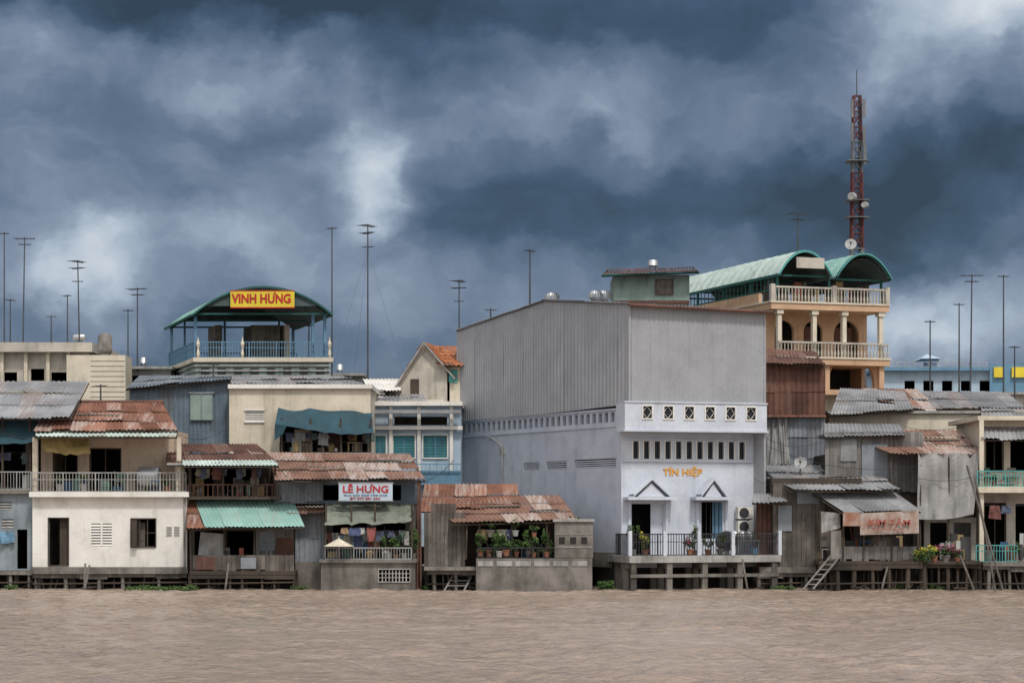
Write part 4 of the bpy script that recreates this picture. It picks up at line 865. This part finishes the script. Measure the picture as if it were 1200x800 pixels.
shell(g, 'ground_walls', beige, 1083, 1146, 606, 657, 1.7, 6.9, [(1090, 1110, 612, 656), (1118, 1138, 612, 656)], ceil=False); posts(g, (1078, 1111, 1145), 531, 657, .6, .05)
g.done()
plant(1082, 660, -1.5, .9, .6, False, flower_y, 'yellow_flower_bush', 420, .1); plant(1108, 659, -.9, .5, .5, True, flower_p, 'pink_flower_bush', 260, .08); plant(1122, 659, -.9, .5, .3, mat=flower_p); plant(1095, 658, -.9, .4, .3)
for a, c in (((1133, 545), (1178, 690)), ((1143, 560), (1168, 690)), ((1046, 640), (1030, 693)), ((1125, 650), (1146, 692)), ((100, 660), (98, 698)), ((105, 662), (96, 696)), ((870, 655), (878, 692)), ((268, 660), (262, 694))):
    q = Grp('leaning_pole', (X(c[0], -1.9), -1.9, Z(c[1], -1.9))); q.m('pole', plank).cyl((X(a[0], -1.2), -1.2, Z(a[1], -1.2)), (X(c[0], -2.1), -2.1, Z(c[1], -2.1)-.4), .05, 6); q.done()
# ================================================================ P right cream house
g = Grp('cream_balcony_house', (X(1200, 1), 1, .9))
shell(g, 'upper_walls', cream, 1149, 1330, 492, 553, 1.5, 7, [(1156, 1175, 512, 552), (1184, 1215, 505, 552)]); shell(g, 'lower_walls', beige, 1149, 1330, 576, 658, 1.5, 7, [(1154, 1178, 590, 655), (1190, 1225, 590, 655)], ceil=False)
g.m('roof_slab', cream).b(1146, 1335, 487, 492, .6, 7.5); g.m('balcony_slab', cream).b(1146, 1335, 570, 577, .0, 7); g.m('slab_under', cream).b(1149, 1330, 553, 570, 1.3, 7)
frame(g, wood, 1156, 1175, 512, 552, 1.5, .05, .02, 1, False); frame(g, wood, 1154, 1178, 590, 655, 1.5, .05, .02, 1, False)
rl = g.m('railings', teal); rl.rail(X(1146), X(1330), .1, Z(570), Z(551), .13, .028, mid=True); g.m('deck', concrete).b(1152, 1335, 658, 663, -.8, 7); rl.rail(X(1144, -.7), X(1192, -.7), -.7, Z(658, -.7), Z(638, -.7), .13, .028, mid=True)
g.m('posts', cream).b(1148, 1153, 492, 570, .2, .4); g.m('posts', cream).b(1148, 1153, 577, 658, .2, .4); piles(g, 1152, 1330, -.7, 7, 663, 7, .1); clutter(g, 1150, 1300, 658, -.4, 1.2, 30, 1.3); clutter(g, 1150, 1250, 570, .4, 1.3, 14, .8)
roof(g, zinc, (1150, 514, .2), (1320, 514, .2), (1320, 500, 1.4), (1150, 500, 1.4), part='window_hood', rows=1)
g.done(); laundry(1152, 1210, 592, 0, .4, .7, rag); plant(1190, 657, -.4, .6, .35, n=200); plant(1165, 569, .4, .4, .25)
# ================================================================ R cluster of roofs
g = Grp('tin_roof_cluster', (X(1080, 13), 13, .9))
g.m('walls', cream).b(972, 1150, 484, 640, 12, 13.5); g.m('walls', cream).b(1040, 1230, 478, 640, 16, 22); g.m('wall_tops', slabm).b(970, 1152, 481, 484, 11.8, 13.6)
roof(g, zinc, (973, 486, 11), (1070, 480, 11), (1060, 458, 16), (985, 455, 16)); roof(g, rustpale, (1030, 470, 13), (1100, 484, 12), (1075, 456, 18), (1010, 455, 18), part='rust_roof')
roof(g, zinc, (1085, 478, 13), (1202, 478, 13), (1180, 460, 19), (1062, 458, 19), part='long_roof'); roof(g, zinc, (1150, 490, 9), (1300, 490, 9), (1300, 476, 14), (1150, 476, 14), part='end_roof')
g.done()
# ================================================================ Q distant blue building
y0 = 60; g = Grp('distant_blue_building', (X(1120, y0), y0, .9))
shell(g, 'walls', paleblue, 1030, 1330, 434, 600, y0, y0+10, [(1060+i*22, 1072+i*22, 446, 458) for i in range(5)]); g.m('cornice', bluepaint).b(1026, 1335, 430, 434, y0-.6, y0+10)
g.m('yellow_panels', signY).b(1165, 1177, 430, 442, y0-.9, y0-.7); g.m('yellow_panels', signY).b(1186, 1230, 430, 442, y0-.9, y0-.7); g.m('blue_hoarding', bluepaint).b(1160, 1240, 426, 462, y0-.65, y0-.61)
g.m('lantern', paleblue).b(1088, 1102, 421, 430, y0+2, y0+4); x0, x1, xm, zz = X(1083, y0), X(1107, y0), X(1095, y0), Z(420, y0+1)
for a, c in (((x0, y0+1), (x1, y0+1)), ((x1, y0+1), (x1, y0+5)), ((x1, y0+5), (x0, y0+5)), ((x0, y0+5), (x0, y0+1))): g.m('lantern_roof', paleblue).face([(*a, zz), (*c, zz), (xm, y0+3, zz+.5)])
g.m('parapet_rail', ironw).rail(X(1040, y0), X(1155, y0), y0-.3, Z(430, y0), Z(424, y0), .6, .06)
g.done()
# ================================================================ background town
rows = [(40, 130, 205, 438, cream), (44, 180, 260, 446, bluewhite), (42, 380, 470, 452, beige), (38, 425, 470, 446, white), (46, 500, 620, 470, cream), (50, -100, 60, 430, slabm), (48, 880, 1060, 470, peach), (52, 1120, 1360, 462, beige), (45, 600, 900, 470, slabm), (34, 385, 425, 440, slabm), (30, 146, 200, 432, slabm)]
for (yy, u0, u1, v, mt) in rows:
    g = Grp('town_building', (X((u0+u1)/2, yy), yy, .9)); ops = []; u = u0+8
    while u < u1-14: ops.append((u, u+8, v+8, v+18)); u += 18
    shell(g, 'walls', mt, u0, u1, v, 610, yy, yy+9, ops); g.m('cornice', slabm).b(u0-2, u1+2, v-3, v, yy-.5, yy+9.4); g.done()
    if R.random() < .5: tank((u0+u1)/2+R.uniform(-10, 10), v-14, v-4, 8, yy+3)
g = Grp('rear_lane_houses', (0, 18, .9))
for (u0, u1, v, yy, mt) in ((-200, 60, 470, 19, zincwall), (60, 160, 478, 14, beige), (216, 330, 500, 15, wood), (480, 545, 545, 19, beige), (880, 980, 500, 17, slabm), (1140, 1400, 500, 17, beige)):
    g.m('walls', mt).b(u0, u1, v, 640, yy, yy+4)
g.done()
# ================================================================ antennas, cables
for (u, vt, vb, yy, kd, gy, tl) in ((5, 272, 402, 32, 1, 0, 0), (27, 278, 402, 31, 0, 0, .1), (93, 305, 402, 31, 2, 0, -.1), (12, 350, 402, 34, 1, 0, 0), (60, 369, 402, 33, 1, 0, 0), (79, 345, 402, 36, 1, 0, 0), (161, 337, 435, 30, 0, 0, 0), (150, 362, 440, 31, 1, 0, 0), (389, 266, 440, 30, 1, 0, 0), (431, 263, 452, 22, 2, 1, 0), (538, 328, 470, 30, 2, 0, 0), (621, 292, 357, 14, 1, 0, 0), (575, 361, 380, 13, 1, 0, 0),
    (935, 249, 300, 28, 0, 0, 0), (1090, 375, 470, 26, 1, 0, 0), (1124, 355, 470, 30, 1, 0, 0), (1137, 321, 470, 24, 0, 0, .1), (1176, 322, 470, 25, 1, 0, 0), (1189, 405, 470, 27, 1, 0, 0), (300, 395, 418, 33, 1, 0, 0), (362, 380, 418, 30, 1, 0, 0), (118, 450, 474, 4, 1, 0, 0), (250, 425, 442, 12, 1, 0, 0)):
    antenna(u, vt, vb, yy, kd, gy, tl)
for c in ((-10, 500, -.5, 45, 512, -.2, .2), (212, 520, 0, 330, 540, -.6, .3), (216, 512, .5, 268, 500, 7, .3), (326, 548, -.8, 382, 590, -.3, .2), (486, 566, -.8, 545, 520, 15, .5), (893, 510, 2, 965, 516, 1.5, .4), (893, 520, 2, 1080, 545, .5, .6), (1076, 560, .4, 1150, 556, .2, .2), (1060, 500, 4, 1150, 492, .7, .3), (500, 600, .1, 380, 596, -1.0, .15), (883, 560, 1, 905, 566, .3, .1)): cable(*c)
q = Grp('roof_planks', (X(400), 1, Z(550)))
for (u0, v0, y0, u1, v1, y1) in ((350, 548, 1.2, 395, 549, 1.2), (430, 541, 2.2, 470, 541, 2.2), (560, 595, .6, 610, 594, .6), (620, 600, -.2, 655, 598, -.2), (1080, 517, 2.8, 1125, 517, 2.8), (960, 560, 1.4, 1010, 559, 1.4), (90, 487, 1.2, 140, 488, 1.2)):
    q.m('planks', plank).cyl((X(u0, y0), y0, Z(v0, y0)+.06), (X(u1, y1), y1, Z(v1, y1)+.06), .05, 5, None, R.random())
q.done()
g = Grp('water_hyacinth', (X(183, -1.5), -1.5, 0))
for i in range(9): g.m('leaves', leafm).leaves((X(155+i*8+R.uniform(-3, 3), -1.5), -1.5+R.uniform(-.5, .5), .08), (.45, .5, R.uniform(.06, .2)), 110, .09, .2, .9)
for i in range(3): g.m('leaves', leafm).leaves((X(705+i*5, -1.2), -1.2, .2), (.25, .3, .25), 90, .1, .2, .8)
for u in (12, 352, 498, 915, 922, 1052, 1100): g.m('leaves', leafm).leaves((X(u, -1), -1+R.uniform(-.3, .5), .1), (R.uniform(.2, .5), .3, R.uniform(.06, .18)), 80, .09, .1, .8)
g.done()

# ================================================================ WORLD
w = bpy.data.worlds.new('World'); bpy.context.scene.world = w; w.use_nodes = True; nt = w.node_tree; nt.nodes.clear()
out = nt.nodes.new('ShaderNodeOutputWorld')
EL, AZ = 56, 158
sky = nt.nodes.new('ShaderNodeTexSky'); sky.sky_type = 'NISHITA'; sky.sun_disc = False; sky.sun_elevation = math.radians(EL); sky.sun_rotation = math.radians(AZ)
bgs = nt.nodes.new('ShaderNodeBackground'); bgs.inputs[1].default_value = .1; nt.links.new(sky.outputs[0], bgs.inputs[0])
tc = nt.nodes.new('ShaderNodeTexCoord').outputs['Generated']
def voff(src, nz, k):
    vm = nt.nodes.new('ShaderNodeVectorMath'); vm.operation = 'SUBTRACT'; nt.links.new(nz, vm.inputs[0]); vm.inputs[1].default_value = (.5, .5, .5)
    vs = nt.nodes.new('ShaderNodeVectorMath'); vs.operation = 'SCALE'; nt.links.new(vm.outputs[0], vs.inputs[0]); vs.inputs['Scale'].default_value = k
    va = nt.nodes.new('ShaderNodeVectorMath'); va.operation = 'ADD'; nt.links.new(src, va.inputs[0]); nt.links.new(vs.outputs[0], va.inputs[1]); return va.outputs[0]
warp = noise(nt, mapping(nt, tc, (1, 1, 1.2)), 17, 6, .56).outputs['Color']
wv_ = voff(tc, warp, .07)
sp = nt.nodes.new('ShaderNodeSeparateXYZ'); nt.links.new(wv_, sp.inputs[0]); sx_, sy_, sz_ = sp.outputs
nA = noise(nt, mapping(nt, wv_, (1, 1, 1.9), (3.1, 0, 1.3)), 8, 3, .5).outputs['Fac']
nB = noise(nt, mapping(nt, wv_, (1, 1, 1.7), (7.7, 0, 4.3)), 17, 6, .5).outputs['Fac']
t = mth(nt, 'MULTIPLY_ADD', mth(nt, 'SUBTRACT', nA, .5), .55, .39)
t = mth(nt, 'MULTIPLY_ADD', mth(nt, 'SUBTRACT', nB, .5), .62, t)
fm = mth(nt, 'MULTIPLY', sy_, 1.0, clamp=True)
for (u, v, ru, rv, am) in ((260, 0, 380, 40, -.46), (150, 190, 240, 120, .10), (428, 185, 52, 60, .62), (455, 235, 60, 30, .25), (630, 125, 100, 42, .30), (1165, 10, 130, 55, .62), (1060, 75, 130, 50, .26),
    (880, 230, 330, 72, -.30), (720, 30, 240, 50, -.20), (1150, 185, 150, 45, -.18), (112, 318, 70, 42, .42), (490, 345, 300, 50, .14), (1120, 375, 180, 48, .34), (25, 60, 60, 50, .28), (250, 300, 120, 30, .12), (320, 100, 160, 30, .10)):
    dx = mth(nt, 'MULTIPLY', mth(nt, 'SUBTRACT', sx_, (u-600)/2500*.98), 2500/ru); dz = mth(nt, 'MULTIPLY', mth(nt, 'SUBTRACT', sz_, (600-v)/2500*.98), 2500/rv)
    e_ = mth(nt, 'EXPONENT', mth(nt, 'MULTIPLY', mth(nt, 'MULTIPLY_ADD', dx, dx, mth(nt, 'MULTIPLY', dz, dz)), -1.0))
    t = mth(nt, 'MULTIPLY_ADD', mth(nt, 'MULTIPLY', e_, am), fm, t)
cr = nt.nodes.new('ShaderNodeValToRGB'); nt.links.new(t, cr.inputs[0]); el = cr.color_ramp.elements
el[0].position = 0; el[0].color = (.024, .042, .072, 1); el[1].position = 1; el[1].color = (.70, .75, .80, 1)
for p, c in ((.2, (.046, .086, .145)), (.4, (.115, .165, .25)), (.56, (.21, .265, .365)), (.76, (.40, .48, .58))): q = el.new(p); q.color = c4(c)
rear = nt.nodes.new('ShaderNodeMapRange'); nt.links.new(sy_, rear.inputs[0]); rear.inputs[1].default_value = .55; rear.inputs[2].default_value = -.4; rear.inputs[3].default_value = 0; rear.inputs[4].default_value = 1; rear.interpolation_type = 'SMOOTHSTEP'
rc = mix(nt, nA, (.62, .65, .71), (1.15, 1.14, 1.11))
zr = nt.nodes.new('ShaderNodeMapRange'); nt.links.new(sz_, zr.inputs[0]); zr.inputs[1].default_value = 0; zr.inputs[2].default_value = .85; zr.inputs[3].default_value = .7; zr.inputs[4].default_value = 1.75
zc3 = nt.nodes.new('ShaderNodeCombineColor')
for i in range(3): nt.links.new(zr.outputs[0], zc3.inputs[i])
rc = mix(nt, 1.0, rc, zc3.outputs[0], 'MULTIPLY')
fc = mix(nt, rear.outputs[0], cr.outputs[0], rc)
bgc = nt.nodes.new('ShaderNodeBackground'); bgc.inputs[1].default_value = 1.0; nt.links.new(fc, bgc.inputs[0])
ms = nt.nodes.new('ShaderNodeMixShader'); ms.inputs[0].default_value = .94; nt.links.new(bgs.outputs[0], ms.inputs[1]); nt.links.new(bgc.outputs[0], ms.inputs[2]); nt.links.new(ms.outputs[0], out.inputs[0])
sd = bpy.data.lights.new('sun', 'SUN'); sd.energy = 2.3; sd.angle = math.radians(7); sd.color = (1, .96, .9)
so = bpy.data.objects.new('sun', sd); bpy.context.collection.objects.link(so)
dv = Vector((math.sin(math.radians(AZ))*math.cos(math.radians(EL)), math.cos(math.radians(AZ))*math.cos(math.radians(EL)), math.sin(math.radians(EL))))
so.rotation_euler = dv.to_track_quat('Z', 'Y').to_euler(); so.location = (20, -60, 60)
cd = bpy.data.cameras.new('camera'); co = bpy.data.objects.new('camera', cd); bpy.context.collection.objects.link(co)
co.location = (0, -100, 3.6); co.rotation_euler = (math.radians(90), 0, 0); cd.lens = 75; cd.sensor_width = 36; cd.shift_y = 200/1200; cd.clip_end = 8000; cd.clip_start = .5
sc = bpy.context.scene; sc.camera = co
sc.view_settings.view_transform = 'Standard'; sc.view_settings.look = 'None'; sc.view_settings.exposure = 0
